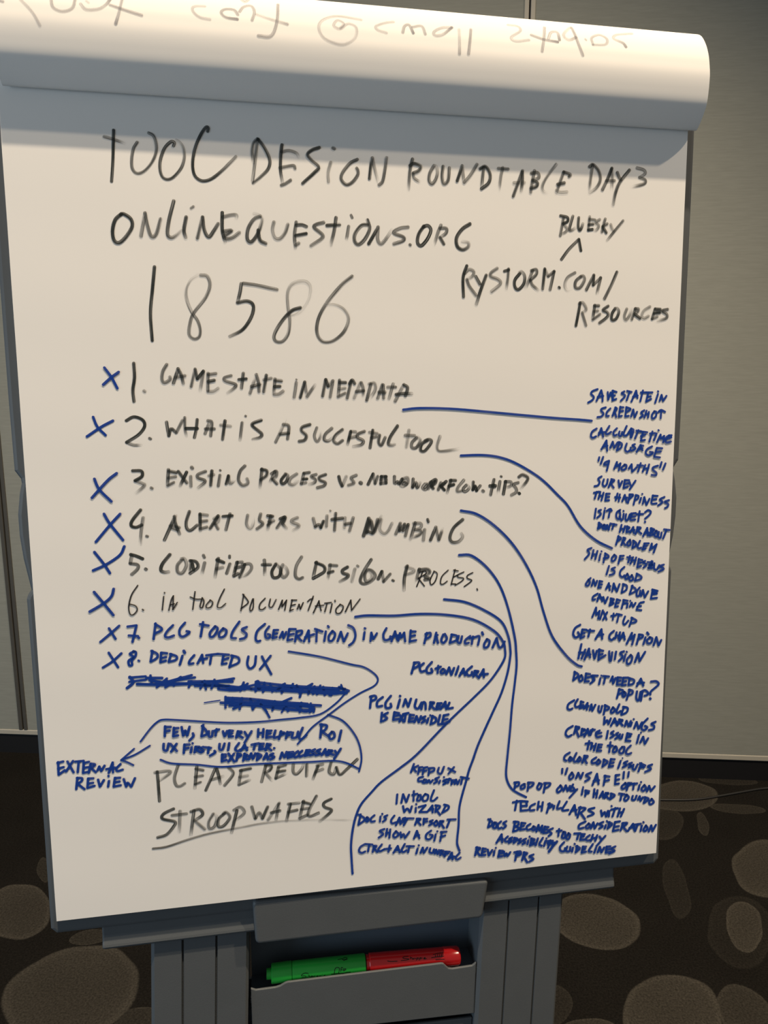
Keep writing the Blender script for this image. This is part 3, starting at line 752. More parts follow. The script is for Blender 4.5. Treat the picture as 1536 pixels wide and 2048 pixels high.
    ('cross_mark', 'blue cross before line 4', 'B', """272 -2695 4288 -2644 4186 -2528 4019;272 -2542 4283 -2645 4174 -2787 4009;"""),
    ('cross_mark', 'blue cross before line 5', 'B', """274 -2806 3909 -2724 3786 -2670 3689;275 -2519 3956 -2566 3869 -2701 3779 -2829 3723;"""),
    ('cross_mark', 'blue cross before line 6', 'B', """277 -2832 3505 -2752 3392 -2660 3258;277 -2643 3528 -2669 3452 -2746 3385 -2885 3305;"""),
    ('cross_mark', 'blue cross before line 7', 'B', """251 -2710 3125 -2652 3011;250 -2609 3146 -2703 3066 -2801 2987;"""),
    ('handwritten_line', 'numbered line 7, in blue', 'B', """252 -2531 3132 -2443 3140 / -2491 2969;252 -2524 3039 -2433 3027;278 -2430 3013 -2424 3007;254 -2256 3152 -2284 2987;
254 -2262 3146 -2195 3087 -2267 3046;255 -2085 3123 -2143 3067 -2170 3016 -2140 2997 -2081 3014;
256 -1966 3143 -2019 3080 -2024 3021 -1991 2997 -1925 3038 -1955 3053;258 -1786 3140 -1817 2987;258 -1818 3119 -1731 3098;
259 -1669 3087 -1721 3024 -1719 2981 -1682 2988 -1642 3059 -1668 3090;260 -1587 3063 -1630 3012 -1622 2969 -1575 2982 -1554 3035 -1587 3063;
261 -1420 3125 -1487 3031 -1508 2962 -1462 2949;262 -1346 3063 -1398 3039 -1352 2990 -1369 2950 -1420 2937;
263 -1159 3086 -1238 3017 -1260 2937 -1242 2903 -1213 2908;254 -1117 3057 -1157 3001 -1155 2942 -1125 2930 -1109 2962 -1134 2975;
254 -1071 3014 -1086 2928;254 -1071 3014 -1026 3013;254 -1076 2972 -1037 2976;254 -1086 2928 -1042 2938;
255 -1012 2928 -980 2991 / -972 2921 / -942 2987;256 -910 3012 -931 2896;256 -910 3017 -843 3012;256 -921 2954 -864 2962;256 -931 2896 -878 2906;
256 -833 2987 -853 2878;256 -833 2990 -778 2991 -788 2953 -834 2936 / -785 2883;257 -761 2873 -708 2991;258 -706 2989 -704 2869;
258 -747 2919 -650 2947;258 -622 2989 -629 2865;258 -641 3004 -561 2970;259 -526 2970 -545 2865;248 -504 3028 -493 3013;
260 -457 2971 -495 2918 -492 2866 -455 2870 -427 2933 -455 2971;261 -403 2856 -366 2957 / -336 2848 / -293 2936;
262 -287 3025 -232 2990 -210 2911 -234 2839 -281 2803;263 -112 2938 -124 2858;251 -111 2982 -102 2977;264 -49 2835 -39 2929 / -17 2857 / 22 2918;
265 126 2969 92 2902 105 2841 159 2846 168 2877;265 179 2819 220 2929 / 245 2833;266 191 2871 256 2881;
266 254 2821 274 2906 / 288 2854 / 320 2909 / 331 2810;267 392 2931 380 2802;267 392 2917 446 2913;267 386 2865 440 2870;268 380 2808 452 2817;
269 571 2892 542 2775;269 554 2879 608 2890 608 2849 559 2826;270 676 2889 649 2774;270 670 2852 691 2862;270 679 2839 696 2771;
271 754 2864 732 2801 758 2768 795 2815 771 2869;271 851 2859 828 2764;272 845 2857 907 2838 901 2791 828 2764;272 928 2837 914 2779 946 2757 966 2831;
273 1060 2829 1003 2785 1005 2747 1043 2753;274 1090 2822 1076 2737;274 1052 2804 1117 2814 1165 2817 1148 2721;286 1194 2863 1206 2836;
276 1251 2783 1219 2725 1226 2687 1264 2699 1281 2757 1249 2783;277 1316 2681 1362 2788 / 1388 2691 1418 2681 1456 2743;"""),
    ('cross_mark', 'blue cross before line 8', 'B', """253 -2726 2872 -2643 2713;252 -2603 2858 -2694 2778 -2791 2719;"""),
    ('handwritten_line', 'numbered line 8, in blue', 'B', """254 -2477 2870 -2523 2846 -2490 2811 -2537 2775 -2533 2726 -2506 2729 -2506 2773 -2471 2817 -2463 2859 -2487 2873;229 -2443 2772 -2433 2766;
255 -2300 2866 -2324 2752;256 -2312 2866 -2256 2830 -2260 2788 -2320 2752;256 -2215 2841 -2228 2739;256 -2215 2841 -2157 2830;
256 -2220 2785 -2168 2791;257 -2228 2739 -2173 2752;257 -2117 2821 -2145 2741;257 -2129 2822 -2066 2792 -2073 2756 -2145 2738;
258 -2006 2795 -2037 2700;309 -1991 2847 -1981 2824;259 -1887 2794 -1933 2743 -1943 2704 -1900 2708;259 -1859 2702 -1809 2793 / -1802 2705;
260 -1839 2741 -1760 2752;261 -1718 2777 -1734 2688;261 -1768 2784 -1654 2793;262 -1595 2769 -1613 2680;262 -1654 2793 -1538 2776;
262 -1605 2727 -1545 2739;262 -1613 2680 -1566 2686;263 -1500 2763 -1538 2641;263 -1515 2768 -1443 2739 -1445 2685 -1534 2648;
265 -1340 2746 -1354 2666 -1328 2614 -1279 2648 -1263 2744;266 -1201 2738 -1165 2654 -1109 2538;266 -1110 2739 -1225 2600;"""),
    ('scribbled_out_line', 'two lines of blue writing scribbled over', 'B', """256 -2540 2597 -2379 2599;306 -2536 2605 -2504 2544 -2568 2487;256 -2542 2552 -2380 2564;258 -2467 2522 -2175 2491;
313 -2467 2522 -2174 2496 -1924 2488 -1641 2451 -1321 2391;315 -2342 2558 -2174 2508 -1924 2491 -1704 2455 -1514 2417 -1386 2391;
309 -2372 2582 -2218 2571;258 -2327 2549 -2189 2519;259 -2189 2523 -2047 2555 -1921 2582;259 -2251 2507 -2048 2538 -1890 2556;
262 -1956 2486 -1703 2498 -1495 2517;317 -1955 2515 -1512 2485;264 -1894 2465 -1545 2441;259 -2191 2469 -2031 2571;259 -2172 2538 -2105 2480;
257 -2332 2607 -2325 2524;258 -2276 2475 -2171 2563;260 -1957 2453 -1931 2513;261 -1840 2431 -1821 2501;261 -1785 2419 -1797 2513;
262 -1729 2423 -1694 2519;265 -1657 2427 -1642 2409 -1451 2387 -1357 2452;265 -1547 2390 -1385 2437;265 -1435 2377 -1397 2468;
265 -1703 2481 -1498 2407 -1255 2438;353 -1321 2391 -1062 2359 -733 2318 -314 2275;300 -1255 2458 -930 2398 -599 2356 -331 2320;
329 -1256 2424 -898 2347 -483 2280 -348 2288;270 -1224 2396 -897 2373 -398 2303;267 -1271 2468 -1277 2361;268 -1182 2450 -1201 2348;
269 -1125 2436 -1103 2345;269 -987 2419 -1005 2324;271 -847 2399 -816 2307;272 -707 2377 -725 2292;274 -565 2362 -550 2267;275 -465 2343 -483 2257;
272 -675 2288 -657 2374;271 -817 2264 -787 2357;220 -372 2371 -348 2300;276 -398 2347 -289 2296;269 -1062 2350 -970 2425;270 -914 2340 -885 2416;
272 -748 2368 -681 2402;273 -634 2282 -595 2378;275 -500 2263 -377 2346;427 -1254 2467 -1240 2389;132 -1806 2276 -1646 2290;
298 -1639 2264 -1391 2228 -901 2192 -594 2155;297 -1582 2311 -1309 2277 -1065 2230 -736 2183;326 -1583 2259 -1230 2195 -903 2131 -670 2104;
268 -1553 2223 -1262 2215 -853 2157;272 -1583 2285 -1229 2233 -819 2165 -670 2139;265 -1589 2325 -1593 2205;266 -1517 2309 -1497 2193;
267 -1421 2299 -1449 2177;268 -1333 2284 -1312 2162;270 -1081 2240 -1109 2138;271 -983 2229 -945 2117;273 -802 2202 -821 2098;274 -702 2186 -713 2087;
271 -1025 2215 -905 2261;269 -1229 2216 -1166 2125;243 -1182 2152 -1140 2062;217 -1011 2109 -950 2213;274 -736 2165 -671 2087;
267 -1514 2186 -1391 2237;268 -1312 2167 -1252 2261;273 -869 2168 -771 2100 -662 2121;"""),
    ('connecting_line', 'blue line from line 8 looping back to the left', 'B', """211 -923 2775 -592 2697 -273 2594 -138 2557 -46 2501 18 2435 24 2378 -26 2325 -168 2262 -333 2167 -502 2050 -677 1929 -770 1829 -852 1740;"""),
    ('connecting_line', 'blue line from the scribble down to the far left note', 'B', """203 -331 2268 -436 2163 -604 2058 -819 2035 -1031 2029 -1236 2023 -1501 2033 -1721 2056 -2065 2105 -2225 2123 -2290 2101 -2364 2031 -2464 1903;"""),
    ('arrow', 'blue arrow pointing at the far left note', 'B', """198 -2372 1852 -2525 1767 -2666 1719;197 -2530 1832 -2666 1719;198 -2666 1719 -2604 1691 -2546 1653;"""),
    ('connecting_line', 'blue arc on the right of the short note', 'B', """214 -520 2046 -363 1966 -245 1820 -181 1672 -161 1509 -190 1367;"""),
    ('connecting_line', 'blue line under the note at the left', 'B', """209 -2274 1690 -2160 1638 -1907 1602 -1652 1554 -1328 1555 -1033 1543 -722 1527 -479 1519 -337 1484 -195 1402;"""),
    ('side_note', 'note of three lines above the closing words', 'B', """272 -2212 2050 -2220 1941;272 -2208 2042 -2155 2038;272 -2214 1994 -2168 1998;273 -2124 2028 -2135 1934;273 -2125 2020 -2080 2020;
273 -2127 1971 -2091 1979;273 -2135 1934 -2086 1940;274 -2047 2029 -2034 1933 / -2013 1988 -1994 1930 / -1966 2026;
275 -1936 1951 -1931 1920 -1975 1874;276 -1826 2035 -1850 1910;276 -1841 2025 -1800 1971 -1795 1932 -1848 1910;
277 -1772 1961 -1774 1907 -1745 1902 -1733 1961;277 -1692 1978 -1707 1906;277 -1715 1961 -1667 1971;278 -1629 1949 -1613 1891 / -1585 1949;
278 -1564 1952 -1570 1883;278 -1564 1952 -1525 1944;278 -1568 1913 -1536 1917;279 -1570 1883 -1527 1884;279 -1474 1937 -1494 1865;
279 -1477 1934 -1434 1926 -1479 1895 / -1426 1860;280 -1405 1923 -1377 1871;280 -1332 1925 -1409 1804;281 -1261 1943 -1268 1855;
282 -1207 1939 -1217 1850;281 -1263 1898 -1213 1897;282 -1171 1920 -1180 1839;282 -1171 1915 -1124 1913;282 -1176 1878 -1135 1883;
283 -1180 1839 -1126 1846;283 -1083 1913 -1102 1836 -1059 1840;284 -1024 1900 -1048 1813;284 -1031 1890 -984 1874 -1040 1851;284 -957 1887 -974 1814;
284 -958 1879 -917 1879;284 -966 1845 -936 1849;285 -898 1874 -910 1820 -862 1821 -843 1881;286 -793 1921 -832 1822 -810 1793 -754 1834;
288 -590 1944 -607 1792;288 -605 1942 -534 1924 -553 1878 -591 1862 / -513 1800;289 -478 1848 -512 1811 -494 1767 -453 1790 -460 1839 -485 1849;
290 -379 1856 -408 1736;273 -2234 1861 -2237 1800 -2205 1786 -2185 1860;274 -2167 1855 -2104 1770;274 -2104 1850 -2164 1767;275 -2026 1836 -2037 1741;
275 -2027 1833 -1974 1830;275 -2031 1787 -1986 1794;276 -1954 1799 -1966 1742;244 -1944 1844 -1941 1838;276 -1914 1803 -1928 1739;
276 -1914 1800 -1871 1792 -1915 1766 / -1864 1734;277 -1836 1793 -1865 1776 -1834 1750 -1862 1733;278 -1779 1784 -1791 1719;277 -1821 1787 -1757 1774;
278 -1723 1740 -1716 1721 -1771 1690;279 -1667 1813 -1671 1759 -1643 1746 -1616 1812;279 -1568 1812 -1583 1733;
280 -1467 1804 -1508 1745 -1484 1716 -1452 1732;281 -1452 1714 -1409 1783 / -1387 1716;281 -1437 1739 -1381 1745;282 -1300 1782 -1316 1718;
282 -1337 1774 -1260 1783;282 -1248 1778 -1258 1713;282 -1249 1775 -1209 1774;283 -1254 1740 -1220 1744;283 -1258 1713 -1203 1719;
283 -1175 1772 -1192 1699;283 -1175 1768 -1135 1760 -1176 1734 / -1130 1694;251 -1103 1718 -1097 1713;280 -1645 1694 -1651 1614;
279 -1645 1690 -1606 1688;280 -1649 1653 -1610 1660;280 -1650 1618 -1601 1628;281 -1580 1696 -1522 1602;280 -1522 1691 -1583 1608;
281 -1485 1688 -1500 1608;281 -1488 1685 -1447 1669 -1493 1642;282 -1413 1682 -1430 1602;281 -1416 1679 -1381 1656 -1420 1640 / -1390 1614;
282 -1371 1612 -1344 1679 / -1327 1616 / -1300 1675;283 -1274 1670 -1286 1597;283 -1281 1671 -1238 1643 -1286 1600;
283 -1217 1599 -1182 1665 / -1170 1595;284 -1209 1622 -1164 1621;285 -1112 1656 -1149 1640 -1102 1616 -1146 1592;
286 -1042 1591 -1019 1659 / -994 1603 / -970 1663;286 -948 1657 -960 1592;286 -948 1654 -900 1655;286 -956 1623 -911 1627;286 -960 1595 -901 1606;
287 -848 1661 -889 1629 -882 1593 -841 1609;287 -803 1661 -836 1632 -830 1596 -789 1612;288 -758 1665 -777 1600;288 -761 1662 -720 1662;
288 -773 1631 -731 1639;288 -777 1600 -729 1610;288 -667 1665 -708 1645 -668 1617 -720 1601;289 -607 1660 -648 1644 -608 1612 -660 1596;
289 -596 1592 -554 1659 / -544 1587;290 -580 1614 -538 1622;290 -519 1644 -528 1586;290 -519 1641 -478 1633 -520 1609 / -464 1584;
291 -451 1630 -429 1593;291 -387 1649 -460 1540;"""),
    ('side_note', 'two words at the far left under the arrow', 'B', """255 -3277 1753 -3280 1616;254 -3284 1744 -3227 1755;255 -3282 1683 -3227 1694;255 -3280 1616 -3217 1660;256 -3187 1752 -3134 1629;
255 -3133 1753 -3208 1643;256 -3079 1735 -3095 1626;256 -3112 1742 -3030 1744;257 -3031 1724 -3044 1614;257 -3031 1721 -2980 1729;
257 -3037 1668 -2992 1673;257 -3044 1614 -2980 1625;257 -2965 1705 -2989 1609;257 -2965 1709 -2921 1694 -2964 1661 / -2919 1610;
258 -2902 1628 -2882 1670 / -2866 1618 / -2830 1675;259 -2794 1591 -2749 1702 / -2751 1594;259 -2816 1634 -2730 1645;
260 -2672 1678 -2714 1634 -2707 1604 -2654 1615;257 -3101 1568 -3120 1444;257 -3107 1566 -3057 1557 -3067 1524 -3107 1505 / -3039 1437;
258 -2998 1551 -3010 1448;258 -2999 1549 -2947 1547;258 -3005 1495 -2952 1499;259 -3010 1448 -2940 1464;259 -2902 1529 -2888 1450 / -2845 1519;
260 -2796 1505 -2808 1442;239 -2798 1562 -2797 1553;261 -2735 1534 -2753 1437;260 -2736 1531 -2684 1529;261 -2744 1484 -2692 1487;
261 -2753 1437 -2682 1446;262 -2650 1512 -2629 1425 / -2615 1468 -2580 1420 / -2538 1511;"""),
    ('side_note', 'one line beside the lower curves', 'B', """281 433 2565 400 2445;281 426 2566 484 2562 477 2527 423 2500;282 537 2552 493 2512 507 2459 547 2466;283 628 2560 570 2493 579 2440 631 2446 621 2485;
284 699 2513 692 2432;284 668 2482 727 2500;284 748 2474 727 2447 741 2422 779 2444 758 2473;285 791 2411 822 2486 / 848 2400 / 878 2476;
286 925 2477 897 2397;228 927 2495 929 2489;286 940 2380 985 2462 / 1004 2383;287 954 2415 1011 2414;
287 1082 2481 1023 2428 1040 2380 1079 2388 1083 2419;288 1121 2428 1098 2362;288 1111 2426 1157 2419 1119 2390 / 1158 2351;
288 1162 2343 1215 2439 / 1220 2347;289 1174 2379 1266 2383;"""),
    ('side_note', 'two lines left of the lower curves', 'B', """279 -46 2217 -61 2087;279 -60 2215 -5 2221 5 2185 -49 2164;280 81 2200 22 2155 19 2098 73 2101;281 170 2208 112 2134 118 2074 170 2080 167 2119;
282 269 2158 243 2064;282 269 2201 274 2195;283 306 2081 330 2157 / 362 2070 / 393 2159;285 453 2145 436 2067 474 2040 512 2107;
285 509 2030 526 2104 554 2094 558 2026;286 615 2104 601 2023;286 608 2102 653 2094 615 2065 / 660 2019;287 693 2084 679 2017;287 693 2081 738 2081;
287 681 2049 721 2052;287 679 2017 731 2023;287 728 2014 781 2095 / 792 2009;288 742 2041 802 2047;288 828 2081 807 2018 866 2019;282 70 2023 59 1921;
282 135 2018 90 1993 127 1955 80 1927;283 208 2020 194 1932;283 208 2017 260 2002;283 198 1975 250 1978;283 194 1932 259 1937;284 271 1979 308 1902;
284 306 1984 263 1905;284 334 1989 319 1901;284 303 1988 364 1997;285 383 1978 368 1897;285 382 1975 427 1967;285 375 1932 417 1932;
285 368 1897 420 1896;286 431 1885 455 1954 / 481 1881 / 505 1950;286 554 1943 516 1924 554 1900 513 1874;287 587 1919 572 1866;229 608 1955 611 1947;
287 636 1944 615 1849;288 629 1942 675 1912 665 1869 612 1849;288 721 1945 700 1845 739 1842;288 764 1941 743 1838;288 764 1938 817 1946;
289 750 1889 807 1894;289 743 1838 831 1863;"""),
    ('side_note', 'two lines crossing the second curve at the bottom', 'B', """254 425 1401 390 1305;254 473 1377 414 1351 / 449 1309;255 485 1357 471 1278;255 485 1355 520 1356;255 475 1316 509 1320;256 537 1347 523 1268;
256 537 1345 577 1350;256 527 1302 566 1310;256 599 1332 589 1252;257 589 1335 653 1332 647 1298 592 1286;257 709 1332 697 1283 733 1258 768 1338;
259 817 1317 898 1263;258 883 1323 819 1250;256 529 1240 480 1230 475 1194 510 1192;257 539 1204 521 1177 551 1167 567 1197 542 1209;
257 575 1165 596 1196 / 613 1161 / 639 1192;258 711 1218 666 1202 692 1175 654 1152;258 723 1177 710 1147;223 766 1217 771 1210;
259 797 1185 757 1169 798 1150 760 1127;259 829 1192 815 1142;259 803 1183 846 1186;259 858 1170 854 1118;259 858 1168 889 1167;259 856 1143 882 1145;
260 892 1120 908 1172 / 926 1116 / 947 1163;260 984 1193 965 1113;261 962 1198 1057 1170;"""),
    ('side_note', 'two lines at the foot between the curves', 'B', """255 235 1061 225 952;256 280 956 301 1057 / 337 960 / 368 1045;257 423 1082 418 967;257 405 1038 463 1046;
257 477 1028 459 970 494 970 501 1025 475 1030;258 553 1035 523 994 532 956 572 959 587 1012 551 1035;259 654 1070 616 964 647 945 692 979;
257 299 917 313 844 / 346 882 379 837 / 400 904;258 446 882 441 831;234 448 928 452 920;258 478 887 558 901 / 487 826 / 577 819;
259 580 822 635 890 / 638 806;259 597 840 647 847;260 683 883 669 808;260 669 888 721 874 710 845 681 831 / 726 767;261 792 877 749 790;
261 770 887 823 864 813 825 747 790;"""),
    ('side_note', 'lowest three lines between the curves', 'B', """253 -178 867 -205 744;253 -203 867 -141 823 -142 789 -202 749;254 -109 825 -122 787 -102 773 -90 808 -109 827;254 -24 841 -64 806 -60 769 -20 771;
255 44 819 37 759;232 63 851 66 842;255 121 826 86 810 106 783 70 755;256 201 813 164 762 175 724 219 732;257 217 695 258 784 / 270 704;
257 229 734 281 740;257 324 775 294 764 319 736 292 722;258 346 758 306 686;258 296 763 357 764 419 757;259 462 746 436 677;
259 454 750 500 742 465 714 / 500 670;260 537 743 532 672;260 537 736 577 736;260 534 702 577 706;260 640 713 604 701 635 678 597 655;
261 683 703 655 671 676 641 698 671 681 703;261 727 693 715 627;261 723 692 765 689 734 666 / 770 606;262 838 697 803 608;262 810 703 906 695;
256 87 666 33 647 72 608 21 569;257 118 663 103 578;257 153 654 141 554;257 105 617 151 614;258 214 623 186 581 207 551 247 584 217 627;
258 269 607 276 544 / 302 583 321 534 / 371 603;259 422 513 457 604 / 486 511;260 434 542 484 549;261 621 589 566 550 564 500 604 488 640 527 607 542;
262 674 538 657 462;238 691 575 695 569;263 746 555 725 450;263 733 560 800 557;263 730 500 785 513;255 -131 511 -184 482 -201 434 -171 409 -132 421;
256 -86 496 -101 416;256 -120 508 -51 494;257 -32 475 -49 405;257 -41 479 -4 472 -30 443 / 5 399;257 57 485 15 430 36 405 85 424;258 147 465 130 385;
258 83 425 161 425;259 187 368 237 447 / 260 365;259 204 397 254 398;260 318 461 281 390 302 365 337 384;260 371 430 354 355;260 338 432 423 421;
261 465 390 448 329;237 476 430 480 423;262 498 333 524 395 / 537 329 / 577 389;263 611 378 602 334 638 317 655 360;
263 663 305 679 352 / 697 296 / 713 344;264 737 339 726 277;264 735 337 767 325 740 306 / 777 266;264 791 317 779 256;264 789 316 840 307;
264 782 286 818 287;265 819 215 864 296 / 873 209;265 831 245 894 245;301 824 227 872 242;266 956 284 910 233 927 203 968 223;"""),
    ('connecting_line', 'blue line from line 1 to the right margin', 'B', """249 318 5294 501 5310 880 5299 1459 5247 1955 5202 2257 5181 2410 5167;"""),
    ('connecting_line', 'blue curve from line 2 to the right margin', 'B', """260 940 4810 1172 4812 1368 4786 1567 4712 1829 4555 2035 4367 2161 4238 2312 4009 2504 3844 2696 3748;"""),
    ('connecting_line', 'blue curve from line 4 to the right margin', 'B', """264 944 4222 1120 4179 1319 4049 1521 3849 1686 3608 1814 3345 1902 3061 2012 2772 2186 2536 2315 2421 2376 2396;"""),
    ('connecting_line', 'blue curve from line 5 to the foot of the sheet', 'B', """
270 927 3738 1067 3726 1243 3587 1388 3385 1490 3121 1570 2798 1590 2636 1599 2462 1584 2277 1554 1998 1535 1705 1510 1409 1495 1200 1515 1090 1564 1001 1630 946 1740 880;"""),
    ('connecting_line', 'blue curve from line 6 to the foot of the sheet', 'B', """
270 762 3256 990 3216 1209 3116 1411 2976 1497 2802 1524 2640 1522 2554 1495 2382 1428 2154 1326 1927 1230 1717 1156 1547 1105 1397 1059 1270 1025 1142 968 932 946 802 941 621 927 470 927 391 954 308;"""),
    ('connecting_line', 'blue curve from under line 6 sweeping to the lower middle', 'B', """
267 -210 3112 -78 3120 210 3103 499 3107 791 3082 1090 3013 1332 2871 1437 2743 1462 2644 1458 2552 1390 2429 1276 2281 1093 2108 893 1931 722 1770 449 1502 257 1361 54 1222 -59 1109 -166 991 -223 873 -264 718 -289 525 -286 358 -277 171;"""),
    ('side_note', 'quoted word and the two lines below it at the lower right', 'B', """282 2173 1185 2171 1132;283 2233 1186 2213 1115;284 2292 1130 2259 1082 2273 1046 2313 1083 2289 1130;285 2343 1052 2369 1119 / 2401 1047 / 2427 1113;
286 2530 1108 2464 1082 2513 1039 2457 1006;286 2550 949 2602 1085 / 2626 955;287 2561 1000 2631 1002;288 2707 1053 2689 936;288 2695 1052 2760 1035;
288 2694 987 2755 993;289 2838 1047 2833 935;289 2835 1045 2884 1046;289 2835 987 2883 991;290 2833 935 2881 937;290 2939 1077 2935 997;
290 3001 1071 2994 1011;291 2966 938 2917 898 2934 867 2981 898 2957 939;291 3006 934 2981 843;291 2994 933 3046 924 2989 895;292 3073 922 3064 848;
292 3041 916 3113 917;293 3144 895 3130 835;241 3160 934 3165 926;293 3207 889 3170 847 3194 816 3228 848 3204 890;
294 3241 805 3267 873 / 3294 806 / 3341 860;278 1609 1073 1598 995;278 1594 1072 1649 1069 1644 1032 1602 1020;
279 1712 1044 1676 1022 1679 988 1719 999 1718 1043;280 1768 1058 1755 955;280 1757 1056 1825 1046 1807 1010 1758 993;
281 1895 1033 1872 984 1900 960 1926 1017 1892 1036;282 1970 1032 1951 917;282 1953 1031 2028 1021 2009 984 1960 967;
283 2156 983 2113 936 2130 900 2176 943 2153 986;284 2193 913 2219 979 / 2244 908 / 2271 968;285 2309 981 2276 914 2309 902;285 2314 942 2337 905;
285 2362 918 2270 822;286 2431 912 2420 846;236 2434 938 2436 932;287 2470 889 2463 822;287 2461 893 2512 878;287 2465 854 2506 855;
288 2576 898 2567 799;288 2615 881 2603 789;288 2568 844 2614 842;289 2642 785 2681 858 / 2690 781;289 2651 810 2696 815;289 2721 838 2708 772;
289 2716 836 2754 829 2720 804 / 2756 764;290 2794 818 2774 753;290 2782 824 2834 795 2778 752;291 2923 806 2906 727;291 2887 813 2959 796;
292 2985 787 2956 737 2979 713 3013 751 2983 790;293 3063 766 3055 721 3091 715 3112 764;294 3131 711 3152 753 / 3165 694 / 3193 736;
294 3227 730 3207 664;295 3214 736 3268 707 3211 664;295 3308 703 3277 666 3295 636 3337 660 3305 706;"""),
    ('side_note', 'line at the lower right that starts with a boxed word', 'B', """280 1628 849 1609 734;280 1582 832 1670 839 1760 824;281 1678 832 1678 721;281 1677 778 1749 774;282 1678 721 1762 721;281 1745 825 1749 771;
282 1849 789 1794 763 1789 716 1844 713;283 1893 810 1882 713;283 1944 799 1931 695;283 1885 751 1939 748;284 2027 778 1995 663;
284 2009 771 2066 748 2010 713;284 2085 740 2074 702;285 2148 791 2119 704 2169 706;285 2238 776 2184 678 2260 671;286 2275 615 2335 724 / 2358 600;
287 2293 658 2363 660;288 2407 695 2376 565;288 2389 687 2473 669 2411 620 / 2470 536;289 2583 664 2507 646 2579 593 2503 565;
291 2667 623 2682 553 / 2713 599 2735 541 / 2755 610;292 2772 606 2768 538;240 2796 670 2802 660;292 2846 637 2814 533;292 2795 620 2879 630;
293 2906 625 2880 526;293 2959 613 2920 522;293 2889 571 2947 575;289 2478 505 2402 474 2399 426 2454 430;
290 2518 475 2481 440 2504 415 2538 447 2515 478;291 2547 411 2576 485 / 2595 405 / 2629 466;292 2701 476 2650 455 2696 424 2652 399;
292 2735 433 2720 392;241 2744 486 2748 479;292 2780 467 2760 388;293 2761 467 2814 437 2757 388;293 2852 460 2827 348;293 2847 458 2912 461;
294 2839 399 2901 402;294 2827 348 2896 356;294 2952 436 2924 344;294 2941 435 3006 430 2956 387 / 3003 329;295 3018 327 3080 412 / 3103 325;
296 3036 365 3101 368;296 3140 396 3111 317;296 3088 399 3180 402;297 3194 378 3181 310;245 3210 424 3218 413;
297 3248 372 3218 322 3242 303 3270 336 3246 375;298 3287 292 3316 367 / 3336 293 / 3376 368;"""),
    ('side_note', 'lowest three lines at the right foot', 'B', """279 1315 657 1291 565;279 1290 657 1338 617 1331 579 1288 558;279 1368 606 1348 555 1381 541 1390 596 1365 610;280 1443 614 1406 579 1415 529 1451 539;
280 1507 610 1470 588 1503 554 1468 524;282 1612 596 1592 480;281 1594 595 1653 584 1646 546 1603 540 / 1654 515 1640 485 1589 475;
282 1691 572 1675 486;282 1688 569 1737 560;282 1681 527 1719 531;283 1675 486 1730 489;283 1798 546 1754 519 1763 477 1806 483;
284 1836 511 1816 482 1842 461 1859 493 1833 514;285 1873 442 1897 523 / 1911 453 / 1943 510 / 1934 427;285 1974 496 1957 417;285 1971 493 2020 483;
285 1964 455 2002 454;286 1957 417 2006 415;286 2074 462 2018 437 2060 401 2024 371;287 2152 446 2143 358;287 2123 423 2183 423;
288 2207 401 2187 341 2221 329 2230 391 2204 405;289 2269 379 2241 327 2268 305 2290 353 2266 382;290 2394 358 2377 293;290 2341 368 2417 363;
290 2433 353 2417 281;290 2430 351 2473 346;290 2423 320 2462 319;291 2417 281 2475 278;291 2536 327 2491 297 2503 264 2545 266;292 2575 330 2551 251;
292 2630 316 2606 245;292 2562 286 2623 282;293 2659 297 2684 260;293 2733 297 2624 180;281 1391 355 1452 455 / 1461 355;281 1410 391 1468 396;
282 1528 420 1492 386 1508 358 1541 365;282 1581 402 1545 387 1577 361 1541 338;283 1608 396 1599 332;283 1608 393 1642 377 1602 332;
284 1687 375 1651 360 1688 338 1652 318;284 1748 368 1707 351 1741 323 1705 305;284 1776 347 1766 298;235 1790 393 1795 383;285 1816 366 1800 279;
285 1810 363 1855 346 1814 324 / 1856 299 1797 279;286 1893 357 1866 272;286 1954 358 1911 285 1941 258;287 1986 316 1969 252;236 1997 347 2000 339;
287 2047 317 2020 223;287 2003 311 2078 306;288 2060 284 2084 247;344 2129 292 2077 236 2032 175;375 2017 281 2099 277;
289 2218 275 2167 218 2183 166 2228 164 2229 198;290 2258 215 2246 162 2288 154 2297 206;290 2329 192 2319 142;240 2346 242 2354 232;
291 2383 209 2366 129;291 2369 208 2415 174 2363 130;292 2454 194 2440 116;292 2451 191 2493 186;292 2444 152 2483 156;292 2440 116 2495 123;
292 2579 211 2528 130 2566 115;293 2620 159 2599 98;294 2642 98 2667 165 / 2690 93 / 2722 151;294 2754 160 2745 82;294 2751 157 2802 155;
295 2749 118 2795 121;295 2745 82 2804 83;295 2865 148 2808 123 2859 93 2790 66;280 1160 330 1138 229;279 1149 328 1200 310 1157 281 / 1194 223;
280 1230 307 1213 221;280 1227 304 1267 295;280 1220 258 1257 262;281 1213 221 1261 221;281 1287 285 1303 211 / 1342 274;282 1369 260 1360 204;
232 1384 299 1387 291;282 1432 258 1415 182;282 1426 255 1470 249;282 1422 220 1463 219;283 1415 182 1464 183;
283 1482 240 1495 181 / 1513 213 1528 177 / 1561 222;284 1644 222 1620 112;285 1608 215 1682 217 1683 178 1624 166;371 1634 199 1664 196;
285 1728 204 1704 103;285 1722 202 1767 184 1723 155 / 1769 72;286 1843 160 1792 142 1844 105 1793 77;"""),
